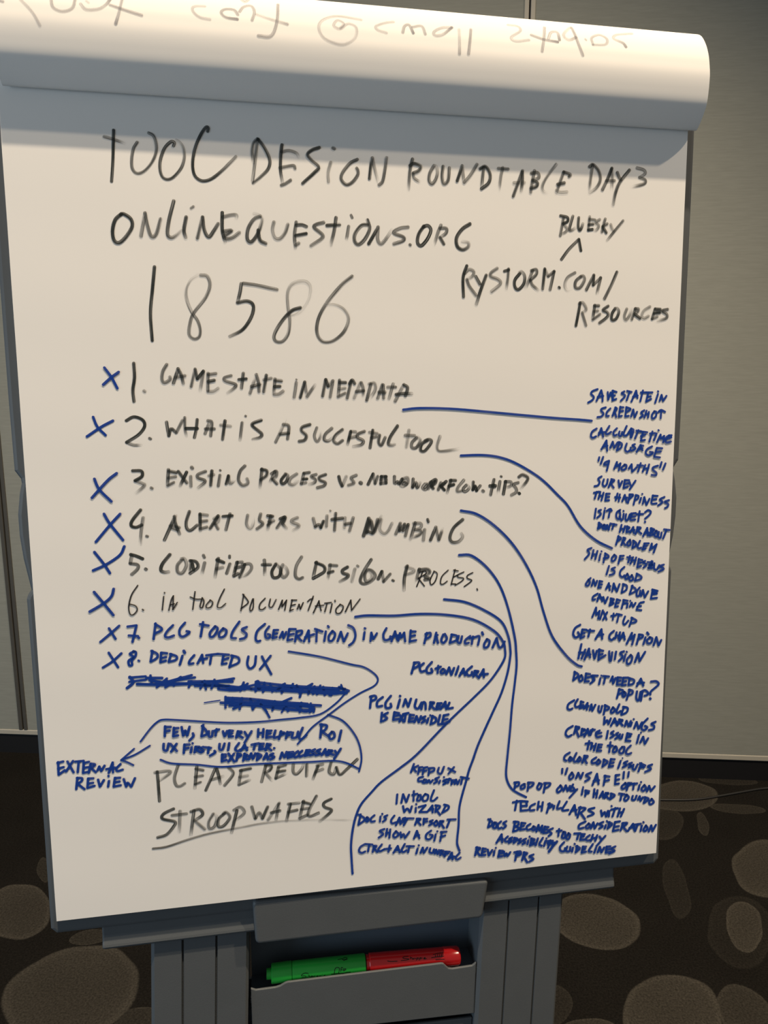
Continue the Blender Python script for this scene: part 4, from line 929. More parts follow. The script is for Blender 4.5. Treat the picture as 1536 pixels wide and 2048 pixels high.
    ('side_note', 'top two lines in the right margin', 'B', """234 2467 5507 2410 5486 2392 5458 2425 5423 2407 5389 2361 5363;235 2457 5380 2509 5495 / 2525 5437 2527 5376;235 2469 5422 2534 5434;
235 2584 5476 2592 5394 / 2618 5472;236 2646 5492 2643 5387;236 2638 5490 2688 5476;236 2631 5436 2670 5441;236 2640 5385 2687 5402;
281 2630 5465 2647 5402;237 2779 5483 2746 5462 2789 5437 2740 5380;237 2840 5479 2808 5386;237 2810 5488 2864 5476;
237 2865 5372 2917 5491 / 2935 5411;238 2882 5425 2938 5437;238 2997 5493 2970 5376;238 2972 5471 3043 5472;239 3060 5469 3039 5372;
239 3034 5471 3110 5472;239 3049 5425 3093 5430;239 3039 5372 3098 5402;240 3177 5455 3147 5358;217 3174 5486 3180 5480;
241 3200 5379 3220 5445 / 3241 5379 / 3279 5435;236 2568 5311 2522 5297 2515 5276 2544 5244 2517 5213 2474 5206;
236 2622 5300 2584 5262 2576 5220 2606 5219;237 2683 5311 2649 5218;237 2676 5309 2698 5297 2675 5260 / 2694 5207;238 2736 5318 2723 5210;
237 2734 5313 2774 5310;238 2728 5267 2772 5272;238 2723 5210 2759 5219;238 2809 5314 2799 5213;238 2806 5312 2855 5296 2850 5282 2808 5259;
238 2799 5213 2839 5218;239 2867 5210 2890 5287 / 2911 5202 / 2937 5262;240 3022 5278 2985 5253 3008 5224 2972 5195;240 3049 5274 3026 5198;
240 3077 5260 3068 5198;240 3036 5237 3078 5238;241 3142 5267 3114 5224 3125 5187 3161 5209 3166 5256 3139 5267;241 3224 5270 3221 5190;
241 3190 5258 3222 5280 3271 5259;"""),
    ('side_note', 'third and fourth lines in the right margin', 'B', """236 2470 5083 2420 5051 2405 5006 2426 4983 2465 4998;237 2492 5007 2523 5087 / 2549 4992;237 2495 5035 2562 5043;
238 2617 5110 2578 5043 2592 5020 2639 5044;238 2706 5084 2666 5042 2677 5005 2705 5013;239 2738 5049 2729 5013 2754 4997 2769 5043;
239 2820 5108 2787 5027 2800 5002 2826 5009;239 2825 5004 2875 5081 / 2871 4982;240 2843 5032 2884 5042;240 2878 5079 2903 5058 2878 4980;
240 2961 5061 2923 4970;241 2935 5056 2993 5048;241 3016 5039 2995 4945;241 2983 5046 3067 5036;241 2993 4995 3045 5010;241 3001 4945 3043 4953;
242 3129 5045 3095 4933;242 3099 5022 3161 5027;242 3180 5023 3149 4947;219 3199 5061 3206 5055;
243 3189 4925 3228 5010 / 3236 4964 / 3272 4995 / 3262 4924;244 3330 5000 3293 4972 3299 4923 3357 4931;244 3295 4959 3359 4978;
244 3327 5000 3362 5000;238 2531 4854 2588 4952 / 2600 4838;238 2549 4885 2602 4893;239 2634 4870 2662 4937 / 2682 4870 / 2719 4929;
240 2746 4931 2713 4844;240 2731 4933 2770 4913 2760 4870 2712 4841;241 2828 4916 2811 4855 2837 4825 2873 4847 2876 4870;
241 2925 4907 2895 4893 2934 4861 2886 4835;241 2948 4820 2991 4897 / 3019 4837;242 2988 4896 3026 4887;242 2959 4845 3016 4860;
243 3132 4880 3077 4852 3058 4809 3096 4781 3147 4811 3108 4820;243 3188 4861 3161 4766;244 3188 4863 3255 4857;244 3175 4816 3240 4821;
244 3161 4766 3232 4756;"""),
    ('side_note', 'quoted line in the right margin', 'B', """239 2510 4770 2501 4729;239 2556 4773 2529 4696;239 2627 4729 2580 4711 2569 4685 2613 4689;240 2627 4725 2602 4620;
241 2688 4636 2719 4714 / 2721 4665 / 2762 4699 / 2744 4621;242 2813 4682 2777 4651 2787 4624 2827 4639 2833 4675 2808 4684;
242 2862 4637 2895 4686 / 2904 4604 / 2958 4653;243 3003 4697 2973 4602;243 2962 4675 3032 4668;243 3059 4675 3031 4601;244 3105 4681 3079 4582;
244 3042 4634 3099 4638;245 3212 4665 3156 4648 3152 4622 3196 4585 3189 4558 3139 4564;245 3254 4704 3237 4645;245 3302 4689 3274 4619;"""),
    ('side_note', 'two lines under the quoted line in the right margin', 'B', """240 2544 4558 2505 4533 2523 4497 2504 4460 2464 4451;241 2572 4525 2559 4474 2581 4447 2609 4473 2618 4525;241 2665 4523 2630 4435;
241 2658 4525 2696 4511 2655 4478 / 2691 4430;242 2745 4510 2759 4436 / 2789 4500;243 2820 4509 2808 4424;243 2817 4511 2874 4508;
243 2814 4468 2868 4475;243 2808 4424 2861 4439;243 2877 4490 2892 4452;243 2949 4503 2883 4408;241 2492 4389 2469 4312;241 2459 4378 2519 4389;
241 2535 4388 2515 4308;242 2573 4377 2550 4292;241 2521 4344 2567 4344;242 2605 4365 2596 4288;242 2602 4364 2647 4364;242 2599 4327 2641 4328;
242 2596 4288 2642 4291;243 2740 4365 2720 4288;243 2767 4354 2756 4276;243 2711 4325 2773 4317;243 2798 4275 2826 4347 / 2853 4263;
244 2809 4308 2858 4315;244 2888 4351 2869 4255;244 2881 4350 2928 4343 2879 4295;245 2959 4342 2936 4235;245 2956 4341 2991 4330 2984 4301 2950 4286;
245 3023 4308 3006 4255;222 3034 4354 3038 4350;246 3046 4240 3062 4316 / 3092 4228 / 3126 4296;246 3167 4334 3152 4246 3215 4241;
247 3161 4329 3223 4325;247 3159 4285 3209 4289;247 3307 4312 3250 4284 3286 4254 3233 4217;248 3364 4274 3310 4257 3355 4230 3348 4200 3318 4185;"""),
    ('side_note', 'three lines with a question mark in the right margin', 'B', """242 2489 4202 2476 4096;242 2549 4186 2519 4172 2550 4139 2506 4098;243 2592 4178 2578 4089;219 2595 4206 2599 4202;243 2657 4183 2642 4098;
243 2616 4172 2659 4194 2677 4172;244 2778 4180 2738 4152 2735 4101 2764 4076 2780 4121 2767 4174;245 2771 4107 2798 4057;245 2822 4135 2814 4075;
221 2816 4169 2820 4164;245 2850 4130 2845 4076 2867 4059 2897 4127;246 2920 4128 2904 4065 2962 4065;246 2909 4135 2967 4138;246 2911 4098 2961 4102;
246 3013 4159 2999 4044;246 2976 4125 3058 4125;247 3078 4143 3114 4167 3148 4148 3132 4114 3081 4071;247 3080 4038 3085 4033;243 2534 4044 2518 3974;
243 2524 4043 2566 4010 2518 3974;290 2537 4019 2542 3989;244 2589 4017 2576 3981 2597 3971 2609 4005 2588 4019;
244 2615 3963 2628 4014 / 2648 3959 / 2659 4013;245 2709 4024 2689 3965;245 2663 4029 2741 4012;245 2800 4011 2780 3929;246 2843 3995 2823 3927;
246 2786 3965 2833 3965;246 2867 3994 2862 3926;246 2864 3989 2895 3978 2888 3964 2865 3959;246 2862 3926 2904 3934;
246 2906 3917 2942 3982 / 2952 3912;247 2917 3943 2959 3947;247 2997 3979 2973 3900;247 2990 3978 3033 3970 3000 3937 / 3044 3902;
248 3065 3871 3112 3966 / 3124 3877;248 3080 3908 3134 3911;249 3164 3962 3148 3880;248 3153 3961 3200 3943 3158 3920 / 3199 3894 3148 3876;
249 3221 3931 3204 3879 3234 3862 3241 3915 3219 3932;250 3257 3915 3249 3863 3279 3849 3290 3908;250 3348 3934 3310 3837;250 3317 3943 3387 3933;
246 2769 3886 2742 3786;246 2762 3881 2801 3856 2756 3826;247 2833 3862 2805 3780;246 2825 3864 2852 3854 2823 3816 / 2855 3778;
247 2908 3837 2875 3801 2890 3770 2918 3792 2907 3839;248 2956 3825 2940 3746;248 2945 3827 2985 3798 2974 3761 2940 3742;
249 3031 3822 3003 3760 3025 3735 3046 3743;249 3088 3790 3064 3719;249 3081 3789 3139 3788;249 3074 3756 3117 3759;249 3064 3719 3102 3730;
250 3152 3708 3175 3785 / 3180 3729 / 3236 3775 / 3201 3680;"""),
    ('side_note', 'five lines in the middle of the right margin', 'B', """244 2451 3760 2403 3740 2426 3698 2374 3636;245 2475 3737 2455 3644;245 2522 3724 2498 3631;245 2465 3688 2511 3684;246 2558 3686 2545 3615;
222 2568 3720 2572 3714;246 2620 3691 2597 3590;246 2613 3694 2656 3664 2649 3642 2599 3638;
247 2726 3672 2697 3636 2703 3601 2732 3613 2750 3649 2724 3674;248 2797 3658 2778 3568;248 2794 3657 2840 3657;248 2788 3613 2834 3623;
248 2915 3654 2895 3579;248 2881 3639 2940 3631;249 2955 3637 2924 3562;249 2991 3632 2971 3553;249 2930 3600 2985 3599;250 3024 3616 3009 3518;
250 3021 3611 3068 3599;250 3015 3566 3053 3570;250 3009 3518 3055 3532;250 3104 3587 3074 3573 3122 3545 3084 3511;
251 3131 3573 3197 3564 3147 3536 3206 3541 3140 3505 3192 3501;227 3179 3584 3195 3580;252 3217 3556 3217 3496 3249 3482 3278 3533;
252 3335 3536 3284 3519 3337 3487 3271 3458;247 2666 3548 2638 3451;248 2739 3527 2697 3510 2733 3486 2726 3456 2676 3443;
249 2853 3529 2810 3490 2802 3442 2832 3413 2857 3433;249 2892 3449 2866 3413 2880 3388 2909 3411 2890 3451;
250 2948 3432 2918 3395 2933 3367 2965 3386 2946 3433;250 3011 3444 2987 3365;251 3003 3447 3060 3412 3057 3382 2987 3365;
246 2450 3419 2414 3384 2394 3344 2420 3333 2443 3371 2424 3403;247 2465 3328 2485 3401 / 2509 3329 / 2529 3384;247 2560 3377 2544 3302;
247 2557 3380 2592 3372;247 2550 3339 2589 3339;248 2544 3302 2578 3305;248 2638 3282 2671 3351 / 2685 3269;248 2649 3308 2691 3315;
249 2714 3253 2730 3345 / 2771 3250 / 2801 3334;297 2730 3306 2770 3267;250 2849 3331 2829 3236;250 2841 3333 2889 3310 2883 3261 2829 3232;
251 2960 3311 2929 3212;251 2949 3306 2998 3271 2995 3241 2929 3212;252 3049 3284 3016 3240 3018 3187 3047 3192 3059 3247;
253 3070 3183 3090 3253 / 3116 3166 / 3155 3235;253 3211 3250 3192 3147;253 3203 3253 3272 3232;254 3202 3196 3265 3202;254 3192 3147 3267 3152;
362 3214 3223 3255 3210;248 2541 3236 2488 3205 2482 3166 2512 3173;248 2537 3148 2565 3229 / 2587 3168;248 2541 3182 2586 3192;
249 2596 3145 2609 3193 / 2634 3121 / 2664 3190;250 2708 3172 2688 3092;250 2697 3174 2740 3159 2699 3133 / 2738 3117 2692 3092;
250 2776 3157 2756 3073;250 2773 3159 2816 3144;250 2766 3114 2801 3118;251 2756 3073 2791 3077;251 2860 3145 2836 3050;251 2852 3148 2908 3135;
251 2850 3103 2897 3109;252 2909 3105 2900 3055;228 2938 3135 2941 3131;252 2935 3064 2956 3112 / 2977 3062 / 3004 3106;253 3053 3098 3020 3026;
253 3063 3104 3108 3112;253 3027 3060 3074 3066;253 3020 3026 3080 3017;249 2484 2966 2527 3076 / 2530 2990 / 2571 3035 / 2555 2943;
250 2610 3040 2579 2938;250 2620 3021 2658 2930;250 2663 3015 2615 2929;251 2742 2996 2734 2923;251 2712 2969 2767 2972;252 2806 2985 2786 2893;
252 2775 2989 2842 2972;253 2883 2954 2862 2891 2881 2858 2925 2903;253 2971 2934 2940 2835;254 2960 2937 3021 2901 3009 2879 2950 2873;"""),
    ('side_note', 'two larger lines in the right margin', 'B', """272 2343 2886 2283 2851 2261 2786 2290 2741 2334 2765 2317 2801;273 2371 2830 2349 2729;273 2367 2828 2418 2823;273 2360 2783 2398 2787;
273 2349 2729 2395 2749;274 2461 2825 2443 2741;274 2428 2813 2512 2805;275 2531 2706 2600 2819 / 2612 2706;275 2551 2747 2624 2757;
276 2753 2792 2705 2753 2700 2707 2729 2686 2756 2708;277 2785 2773 2771 2701;277 2828 2771 2810 2696;277 2778 2734 2825 2733;
277 2824 2672 2868 2764 / 2889 2681;278 2836 2710 2886 2717;279 2914 2629 2974 2756 / 2966 2685 / 3010 2733 / 2980 2617;280 3068 2732 3038 2617;
280 3060 2731 3108 2721 3105 2696 3049 2676;280 3145 2694 3122 2612;305 3163 2749 3180 2726;
281 3198 2690 3165 2658 3177 2622 3214 2626 3230 2672 3196 2692;282 3248 2592 3279 2688 / 3313 2588 / 3343 2650;274 2363 2659 2330 2492;
275 2412 2593 2369 2489;275 2336 2563 2409 2556;275 2404 2474 2455 2601 / 2472 2495;275 2424 2524 2475 2531;276 2506 2579 2527 2479 / 2552 2570;
277 2582 2587 2574 2459;277 2574 2582 2630 2563;277 2572 2519 2623 2526;277 2578 2468 2658 2511;278 2703 2555 2711 2455 2729 2445 2740 2541;
278 2788 2545 2775 2455;279 2885 2543 2838 2525 2870 2481 2824 2431;280 2904 2504 2886 2427;243 2915 2538 2922 2531;
281 2971 2496 2925 2443 2933 2390 2970 2402 2990 2465 2967 2496;281 3024 2405 3063 2513 / 3083 2414 / 3148 2521;"""),
    ('side_note', 'four lines with a big question mark in the right margin', 'B', """276 2294 2337 2276 2239;276 2287 2340 2339 2296 2276 2239;277 2374 2294 2345 2262 2361 2221 2392 2250 2372 2295;277 2430 2307 2416 2213;
277 2426 2310 2478 2299;277 2423 2259 2470 2262;277 2416 2217 2467 2215;278 2573 2274 2490 2277 2536 2232 2486 2187;242 2525 2271 2509 2208;
279 2606 2240 2592 2171;230 2615 2274 2618 2270;279 2667 2261 2649 2175;279 2637 2266 2711 2254;280 2731 2200 2755 2253 / 2765 2167 / 2791 2233;
281 2817 2234 2812 2151;281 2814 2237 2862 2231;281 2815 2194 2854 2195;281 2812 2151 2865 2149;281 2888 2229 2875 2138;282 2885 2228 2950 2225;
282 2878 2181 2925 2184;282 2875 2138 2923 2141;282 2968 2219 2955 2141;283 2960 2218 3023 2190 3011 2148 2955 2137;
283 3058 2113 3107 2203 / 3142 2115;284 3066 2151 3150 2151;282 2844 2099 2818 1987;282 2837 2094 2885 2079 2886 2053 2830 2034;
283 2908 2056 2884 2023 2904 1998 2927 2033 2906 2058;283 2974 2081 2939 1961;283 2961 2081 3010 2062 3003 2028 2951 2012;
285 3064 2053 3059 1972 3089 1942 3109 2043;285 3136 2044 3119 1935;285 3123 2048 3165 2059 3204 2026 3196 2001 3162 1993;
285 3235 2158 3300 2158 3335 2121 3286 2077 3238 2037 3235 2001;323 3232 1956 3239 1949;277 2295 2002 2229 1964 2216 1913 2244 1893 2276 1905;
278 2338 2011 2306 1954 2322 1917 2358 1928;279 2378 1978 2364 1901;279 2375 1981 2409 1968;279 2367 1935 2410 1933;279 2364 1901 2407 1908;
279 2417 1892 2458 1957 / 2451 1877;279 2420 1914 2472 1920;280 2487 1870 2506 1936 / 2520 1859 / 2555 1928;
281 2599 1910 2593 1859 2618 1834 2639 1909;282 2679 1913 2661 1805;282 2670 1916 2724 1884 2711 1859 2668 1856;
283 2773 1880 2748 1839 2764 1814 2800 1848 2771 1882;283 2851 1913 2819 1833 2835 1809 2868 1830;284 2910 1874 2879 1788;
284 2898 1878 2956 1858 2944 1807 2884 1783;283 2673 1771 2669 1687 / 2705 1730 2724 1683 / 2751 1749;283 2755 1659 2800 1746 / 2829 1666;
284 2780 1696 2828 1703;284 2863 1726 2835 1658;284 2854 1729 2899 1714 2869 1689 / 2901 1651;286 2929 1640 2948 1704 / 2976 1637 / 3002 1699;
286 3016 1679 3001 1635;236 3035 1720 3041 1715;287 3047 1605 3075 1680 / 3103 1596 / 3143 1671;
288 3213 1712 3153 1651 3142 1595 3176 1572 3213 1602 3182 1624;289 3315 1664 3262 1642 3299 1613 3291 1578 3234 1568;"""),
    ('side_note', 'three lines above the quoted word at the lower right', 'B', """279 2286 1694 2221 1658 2202 1606 2232 1570 2275 1586;280 2327 1686 2303 1596;280 2319 1685 2368 1669 2329 1639 / 2362 1559;281 2401 1653 2390 1575;
281 2397 1651 2438 1636 2394 1616;281 2390 1575 2435 1587;281 2432 1553 2470 1645 / 2491 1567;282 2445 1593 2494 1600;282 2530 1638 2505 1566;
282 2504 1625 2558 1627;283 2618 1613 2574 1589 2587 1536 2644 1542;283 2579 1578 2638 1584;284 2721 1600 2706 1508;
285 2791 1590 2760 1569 2797 1539 2753 1513;285 2848 1567 2821 1551 2854 1521 2814 1495;286 2872 1547 2865 1506 2890 1493 2905 1541;
287 2965 1553 2946 1461;287 2961 1551 3017 1535;287 2954 1501 3004 1508;287 2946 1461 3006 1453;287 2997 1536 3002 1508;288 3112 1518 3089 1421;
225 3133 1547 3137 1541;289 3131 1422 3165 1492 / 3191 1403 / 3228 1468;283 2493 1496 2474 1395;283 2449 1466 2521 1471;283 2531 1465 2515 1392;
284 2577 1457 2553 1375;284 2519 1428 2569 1426;284 2610 1440 2590 1367;284 2606 1443 2652 1437;284 2598 1403 2644 1405;285 2590 1367 2645 1364;
286 2758 1460 2745 1340;286 2723 1420 2788 1412;287 2816 1400 2791 1356 2807 1330 2841 1356 2828 1399 2808 1396;
287 2906 1388 2870 1349 2883 1314 2918 1318 2934 1381 2902 1388;288 3013 1397 2971 1359 2956 1314 2983 1292 3022 1304;
281 2258 1375 2202 1343 2192 1299 2219 1278;282 2264 1320 2247 1289 2268 1272 2287 1299 2262 1322;283 2340 1363 2311 1297 2319 1258 2352 1266;
283 2379 1310 2353 1275 2369 1254 2398 1281 2377 1312;284 2443 1318 2414 1236;284 2435 1321 2480 1310 2441 1275 / 2473 1226;
285 2587 1287 2534 1255 2541 1220 2575 1224;286 2616 1257 2590 1227 2607 1200 2640 1227 2614 1259;286 2686 1255 2667 1167;
286 2678 1254 2729 1219 2667 1167;287 2770 1248 2746 1156;287 2766 1251 2817 1243;287 2759 1201 2805 1203;287 2746 1156 2801 1162;
288 2893 1218 2864 1131;188 2913 1252 2917 1246;289 2978 1206 2933 1187 2971 1160 2921 1135;290 3036 1182 2995 1168 3038 1141 2996 1128;
290 3056 1157 3049 1112 3075 1093 3108 1155;291 3155 1167 3122 1066;291 3137 1167 3209 1130;291 3134 1111 3186 1118;317 3145 1131 3189 1108;
292 3294 1136 3239 1118 3282 1081 3208 1053;"""),
]
INKS = {'D': (M_ink_dry, 1.0, 0.00022), 'K': (M_ink_black, 1.0, 0.00022), 'T': (M_ink_pen, 0.3, 0.00034), 'U': (M_ink_under, 0.9, 0.00022), 'B': (M_ink_blue, 0.0, 0.00040)}
for part, what, ink, text in WRITING:
    im, dry_, lift_ = INKS[ink]
    write(part, text, im, page, on_page, dryness=dry_, lift=lift_)['label'] = what

# earlier sheets: they leave the clamp downwards, bulge towards the room and go back over the top of the board
PROFILE = [(0.004, 0.874), (0.0018, 0.85), (0.0012, 0.832), (0.0022, 0.8212), (0.006, 0.819), (0.0108, 0.8222), (0.0165, 0.8285), (0.0222, 0.8376), (0.0246, 0.8505), (0.0254, 0.864), (0.024, 0.875), (0.0216, 0.8852), (0.0164, 0.8975), (0.0077, 0.91), (-0.003, 0.9175), (-0.016, 0.922), (-0.035, 0.9215), (-0.052, 0.91), (-0.062, 0.87), (-0.067, 0.75), (-0.069, 0.4)]
prof = [Vector((q[0], q[1])) for q in catmull([(n, z, 0) for n, z in PROFILE], 10)]
acc = [0.0]
for i in range(len(prof) - 1):
    acc.append(acc[-1] + (prof[i + 1] - prof[i]).length)
def normal(i):
    a = prof[max(0, i - 1)]
    b = prof[min(len(prof) - 1, i + 1)]
    t = (b - a).normalized()
    return Vector((t[1], -t[0]))        # outwards: (dz, -dn)
if normal(85)[0] < 0:
    flip = -1
else:
    flip = 1
bm = bmesh.new()
TH = 0.0022
XN = 24
RX0 = -0.334                         # the turned sheets hang a few millimetres to the right
outer, inner = [], []
for i, q in enumerate(prof):
    nn = normal(i) * flip
    p2 = q - nn * TH
    outer.append([bm.verts.new((RX0 + 0.68 * k / XN, -q[0], q[1])) for k in range(XN + 1)])
    inner.append([bm.verts.new((RX0 + 0.68 * k / XN, -p2[0], p2[1])) for k in range(XN + 1)])
for i in range(len(prof) - 1):
    for k in range(XN):
        bm.faces.new([outer[i][k], outer[i][k + 1], outer[i + 1][k + 1], outer[i + 1][k]])
        bm.faces.new([inner[i][k + 1], inner[i][k], inner[i + 1][k], inner[i + 1][k + 1]])
    for k in (0, XN):
        bm.faces.new([outer[i][k], outer[i + 1][k], inner[i + 1][k], inner[i][k]])
for k in range(XN):
    for i in (0, len(prof) - 1):
        bm.faces.new([outer[i][k], outer[i][k + 1], inner[i][k + 1], inner[i][k]])
roll = from_bm('turned_sheets', bm, M_roll, pad, smooth=True)
es = roll.modifiers.new('edges', 'EDGE_SPLIT')
es.split_angle = math.radians(50)
roll['label'] = 'blank backs of earlier sheets curled over the top'

def on_roll(x, s, h):
    i = 0
    while i < len(acc) - 2 and acc[i + 1] < s:
        i += 1
    t = (s - acc[i]) / (acc[i + 1] - acc[i])
    q = prof[i].lerp(prof[i + 1], t)
    nn = (normal(i).lerp(normal(i + 1), t)).normalized() * flip
    q = q + nn * (h + 0.0001)
    return (x, -q[0], q[1])
GHOST = [
    ('show_through_word', 'first word showing through, cut by the picture edge', 'G', """260 -3095 1291 -2994 1176 -2937 1070;259 -3257 1260 -3232 1253;262 -2841 1318 -2824 1237 -2748 1207 -2665 1247 -2641 1340;
264 -2598 1294 -2550 1243 -2446 1258 -2383 1309 -2348 1373;198 -2551 1328 -2528 1309;266 -2351 1307 -2224 1269 -2080 1231;
267 -2247 1384 -2271 1253 -2304 1136;"""),
    ('show_through_word', 'second word showing through', 'G', """272 -1532 1380 -1609 1374 -1642 1350 -1631 1303 -1577 1258 -1489 1246;273 -1240 1316 -1277 1368 -1359 1364 -1389 1322 -1345 1279 -1245 1271;
274 -1226 1351 -1187 1414 -1119 1433 -1091 1360 -1115 1271;276 -1208 1519 -1174 1485 -1140 1530;275 -1075 1339 -941 1298 -794 1263;
278 -874 1491 -889 1285 -945 1141 -1063 1131;"""),
    ('show_through_word', 'at sign showing through', 'G', """282 -104 1379 -326 1400 -465 1341 -507 1252 -453 1153 -291 1113 -172 1184 -158 1289 -232 1322 -309 1262 -367 1290 -329 1349 -272 1318 -304 1270;"""),
    ('show_through_word', 'word showing through right of the at sign', 'G', """282 130 1258 47 1282 33 1321 124 1368 205 1389;284 286 1277 308 1349 353 1368 388 1281;285 387 1348 474 1366 504 1279;
288 764 1382 669 1366 591 1312 601 1275 676 1292 774 1383;288 842 1366 833 1114;289 960 1378 922 1119;"""),
    ('show_through_word', 'last word showing through at the right end', 'G', """293 1348 1487 1448 1477 1463 1411 1359 1324 1406 1286 1541 1312;293 1569 1374 1697 1333 1838 1317;296 1728 1499 1667 1202;
294 1743 1346 1783 1430 1847 1438 1859 1343;299 1996 1528 1910 1411 1954 1352 2038 1392;299 2015 1539 2048 1332 2089 1195;198 2131 1382 2142 1368;
297 2207 1323 2203 1403 2293 1455 2363 1410 2341 1336 2206 1317;303 2664 1524 2485 1480 2440 1419 2530 1373 2558 1327;"""),
]
for part, what, ink, text in GHOST:
    write(part, text, M_ink_ghost, roll, on_roll, dryness=1.0)['label'] = what

# ------------------------------------------------------------------ the two markers lying in the bin
LOGO_GREEN = "75 4759 1226 4319 1185 3975 1391 4463 1488 4513 1690 4024 1607;75 4807 1272 4709 1692;75 4737 1537 4904 1487 4934 1699;75 5247 1545 5081 1576 5102 1721 5277 1568 5298 1735;75 5444 1567 5416 1751;75 5444 1619 5591 1563;75 5739 1601 5677 1947;75 5719 1631 5887 1619 5889 1756 5741 1760;75 6034 1636 5974 2005;75 6015 1667 6202 1635 6204 1750 6037 1776;75 6380 1657 6363 1798;75 6398 1476 6408 1506;75 6578 1728 6774 1640 6636 1645 6600 1807 6797 1810 7072 1735;75 7813 1583 7951 1044 8417 1069 8309 1610;75 7466 1595 8260 1604 8957 1644;75 8577 1441 8646 1049 8844 1091;75 8639 1253 8778 1266;75 8856 1406 8901 1153;75 8975 1418 9009 1204 9178 1219 9136 1317 9006 1331;75 8710 1751 9155 1604 9754 1600;75 8280 236 8736 183 9421 353;75 8794 114 9016 387 9386 214;75 8949 76 9303 62 9434 239"
LOGO_RED = "75 2107 830 2508 912 3325 933;75 4704 566 4189 557 4017 688 4674 796 4562 885 3738 896;75 4960 583 4872 873;75 4906 746 5095 725 5097 888;75 5298 755 5202 870 5391 842 5423 747;75 5587 758 5541 892;75 5710 766 5634 1019;75 5686 796 5864 776 5853 872 5696 894;75 6039 787 5953 1040;75 6037 803 6206 781 6195 878 6047 901;75 6350 791 6317 902;75 6547 884 6739 832 6595 823 6542 932 6885 922;75 7462 879 8199 829 9036 834;75 8025 602 7969 830;75 8291 577 8224 798;75 8550 595 8496 799;75 8814 587 8747 799;75 7963 1107 8485 1108 9059 1122;75 7715 581 8359 495 8990 494"
# lettering is stored as (hundredths of a millimetre along, thousandths of a radian round)
def lettering(name, text, root, rad):
    verts, faces = [], []
    for st in text.split(';'):
        v = [int(q) for q in st.split()]
        hw = v[0] * 0.5e-5
        P = [Vector((v[i] * 1e-5, v[i + 1] * 1e-3 * rad, 0)) for i in range(1, len(v) - 1, 2)]
        P = catmull(P, 4)
        base = len(verts)
        for i, p in enumerate(P):
            t = P[min(len(P) - 1, i + 1)] - P[max(0, i - 1)]
            t.normalize()
            n = Vector((-t[1], t[0], 0))
            for s in (1, -1):
                q = p + n * hw * s
                th = q[1] / rad
                R_ = rad + 0.00012
                verts.append((q[0], -R_ * math.sin(th), R_ * math.cos(th)))
        for i in range(len(P) - 1):
            a = base + 2 * i
            faces.append((a, a + 2, a + 3, a + 1))
    me = bpy.data.meshes.new(name)
    me.from_pydata(verts, [], faces)
    return link(name, me, M_print, root)

def build_marker(name, ends, label, parts, text, rad, cls):
    A, B = [O + AX * e[0] + AZ * e[1] + AN * e[2] for e in ends]
    u = (B - A).normalized()
    up_ = (AZ - u * AZ.dot(u)).normalized()
    sd = u.cross(up_)
    if sd.dot(AN) < 0:
        sd = -sd
    mw = Matrix((u, -sd, up_)).transposed().to_4x4()
    mw.translation = A
    root = empty(name, mw, label, 'marker')
    for pn, prof, material in parts((B - A).length):
        bm = bmesh.new()
        N = 40
        rings = [[bm.verts.new((x, r * math.sin(6.283185 * k / N), r * math.cos(6.283185 * k / N))) for k in range(N)] for x, r in prof]
        for i in range(len(prof) - 1):
            for k in range(N):
                bm.faces.new([rings[i][k], rings[i + 1][k], rings[i + 1][(k + 1) % N], rings[i][(k + 1) % N]])
        bm.faces.new(rings[0])
        bm.faces.new(rings[-1])
        o = from_bm(pn, bm, material, root, smooth=True)
        e = o.modifiers.new('edges', 'EDGE_SPLIT')
        e.split_angle = math.radians(40)
        if pn == 'barrel':
            barrel = o
    lettering('printed_lettering', text, barrel, rad)
    return root

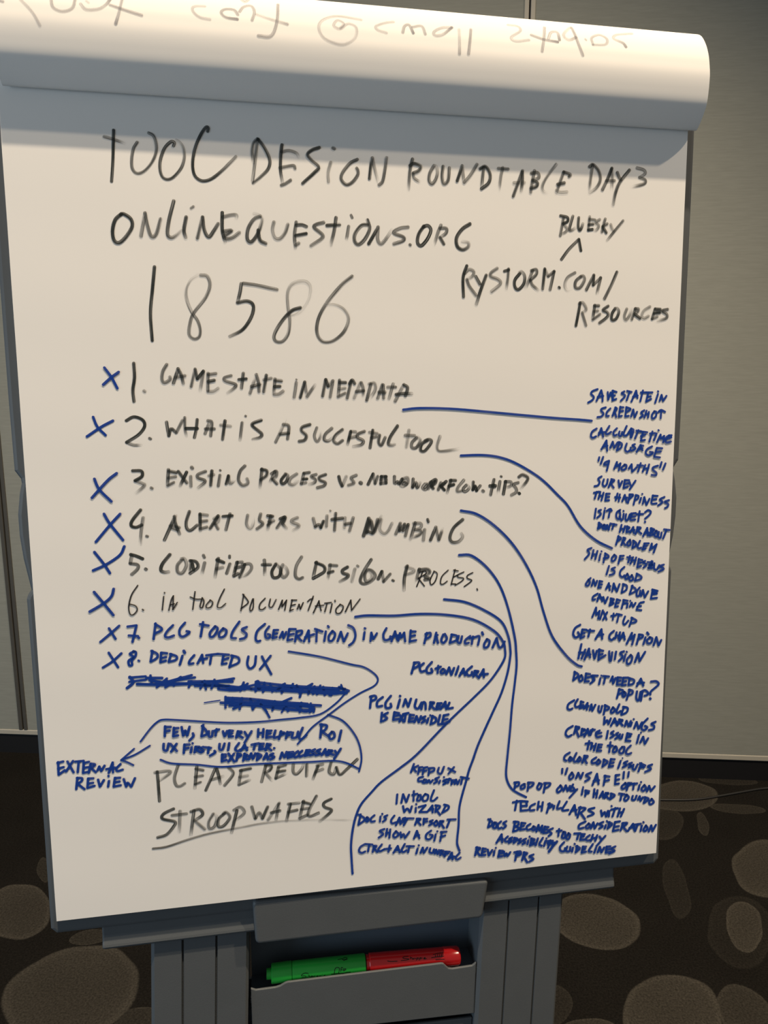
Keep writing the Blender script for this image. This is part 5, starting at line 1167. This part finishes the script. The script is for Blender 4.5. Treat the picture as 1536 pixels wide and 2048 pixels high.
GREEN_ENDS = ([-0.1263, -0.1206, -0.034], [-0.0104, -0.1234, -0.034])
RED_ENDS = ([-0.0062, -0.1237, -0.034], [0.1053, -0.1296, -0.034])
def green_parts(L):
    c = 0.029
    return [('cap', [(0.0, 0.0045), (0.0, 0.0058), (0.0055, 0.0060), (0.0055, 0.0098), (0.0062, 0.0106), (c - 0.001, 0.0109), (c, 0.0106)], M_green),
            ('barrel', [(c + 0.0002, 0.0098), (c + 0.0008, 0.0105), (c + 0.002, 0.0106), (L - 0.0012, 0.0106), (L - 0.0003, 0.0102), (L, 0.0094)], M_green)]
def red_parts(L):
    return [('end_plug', [(-0.0035, 0.0088), (-0.0030, 0.0092), (0.0, 0.0092)], M_red),
            ('barrel', [(0.0001, 0.0098), (0.0008, 0.0105), (0.0018, 0.0106), (L - 0.0205, 0.0106)], M_red),
            ('cap', [(L - 0.0204, 0.0104), (L - 0.0195, 0.0108), (L - 0.003, 0.0107), (L - 0.001, 0.0101), (L, 0.0088)], M_red)]
build_marker('marker_pen', GREEN_ENDS, 'green chunky marker pen lying in the bin of the easel column', green_parts, LOGO_GREEN, 0.0106, 1)
build_marker('marker_pen', RED_ENDS, 'red chunky marker pen lying end to end with the green one in the easel bin', red_parts, LOGO_RED, 0.0106, 2)

# ------------------------------------------------------------------ cable on the carpet
CABLE = [[0.272, 2.461], [0.636, 2.421], [0.863, 2.431], [0.987, 2.439], [1.09, 2.473], [1.194, 2.51], [1.293, 2.544], [1.485, 2.616]]
cu = bpy.data.curves.new('floor_cable', 'CURVE')
cu.dimensions = '3D'
cu.bevel_depth = 0.0042
cu.bevel_resolution = 3
sp = cu.splines.new('NURBS')
pts = [(-0.35, 2.50)] + [tuple(q) for q in CABLE[:-1]] + [(1.5, 2.56), (2.4, 2.50)]
sp.points.add(len(pts) - 1)
for i, (x, y) in enumerate(pts):
    sp.points[i].co = (x, y, 0.0043, 1)
sp.order_u = 3
sp.use_endpoint_u = True
cob = bpy.data.objects.new('floor_cable', cu)
COL.objects.link(cob)
dg = bpy.context.evaluated_depsgraph_get()
me = bpy.data.meshes.new_from_object(cob.evaluated_get(dg))
bpy.data.objects.remove(cob)
me.materials.clear()
cable = link('floor_cable', me, M_cable, None, True)
tag(cable, 'thin black cable lying on the carpet along the foot of the grey wall', 'cable')
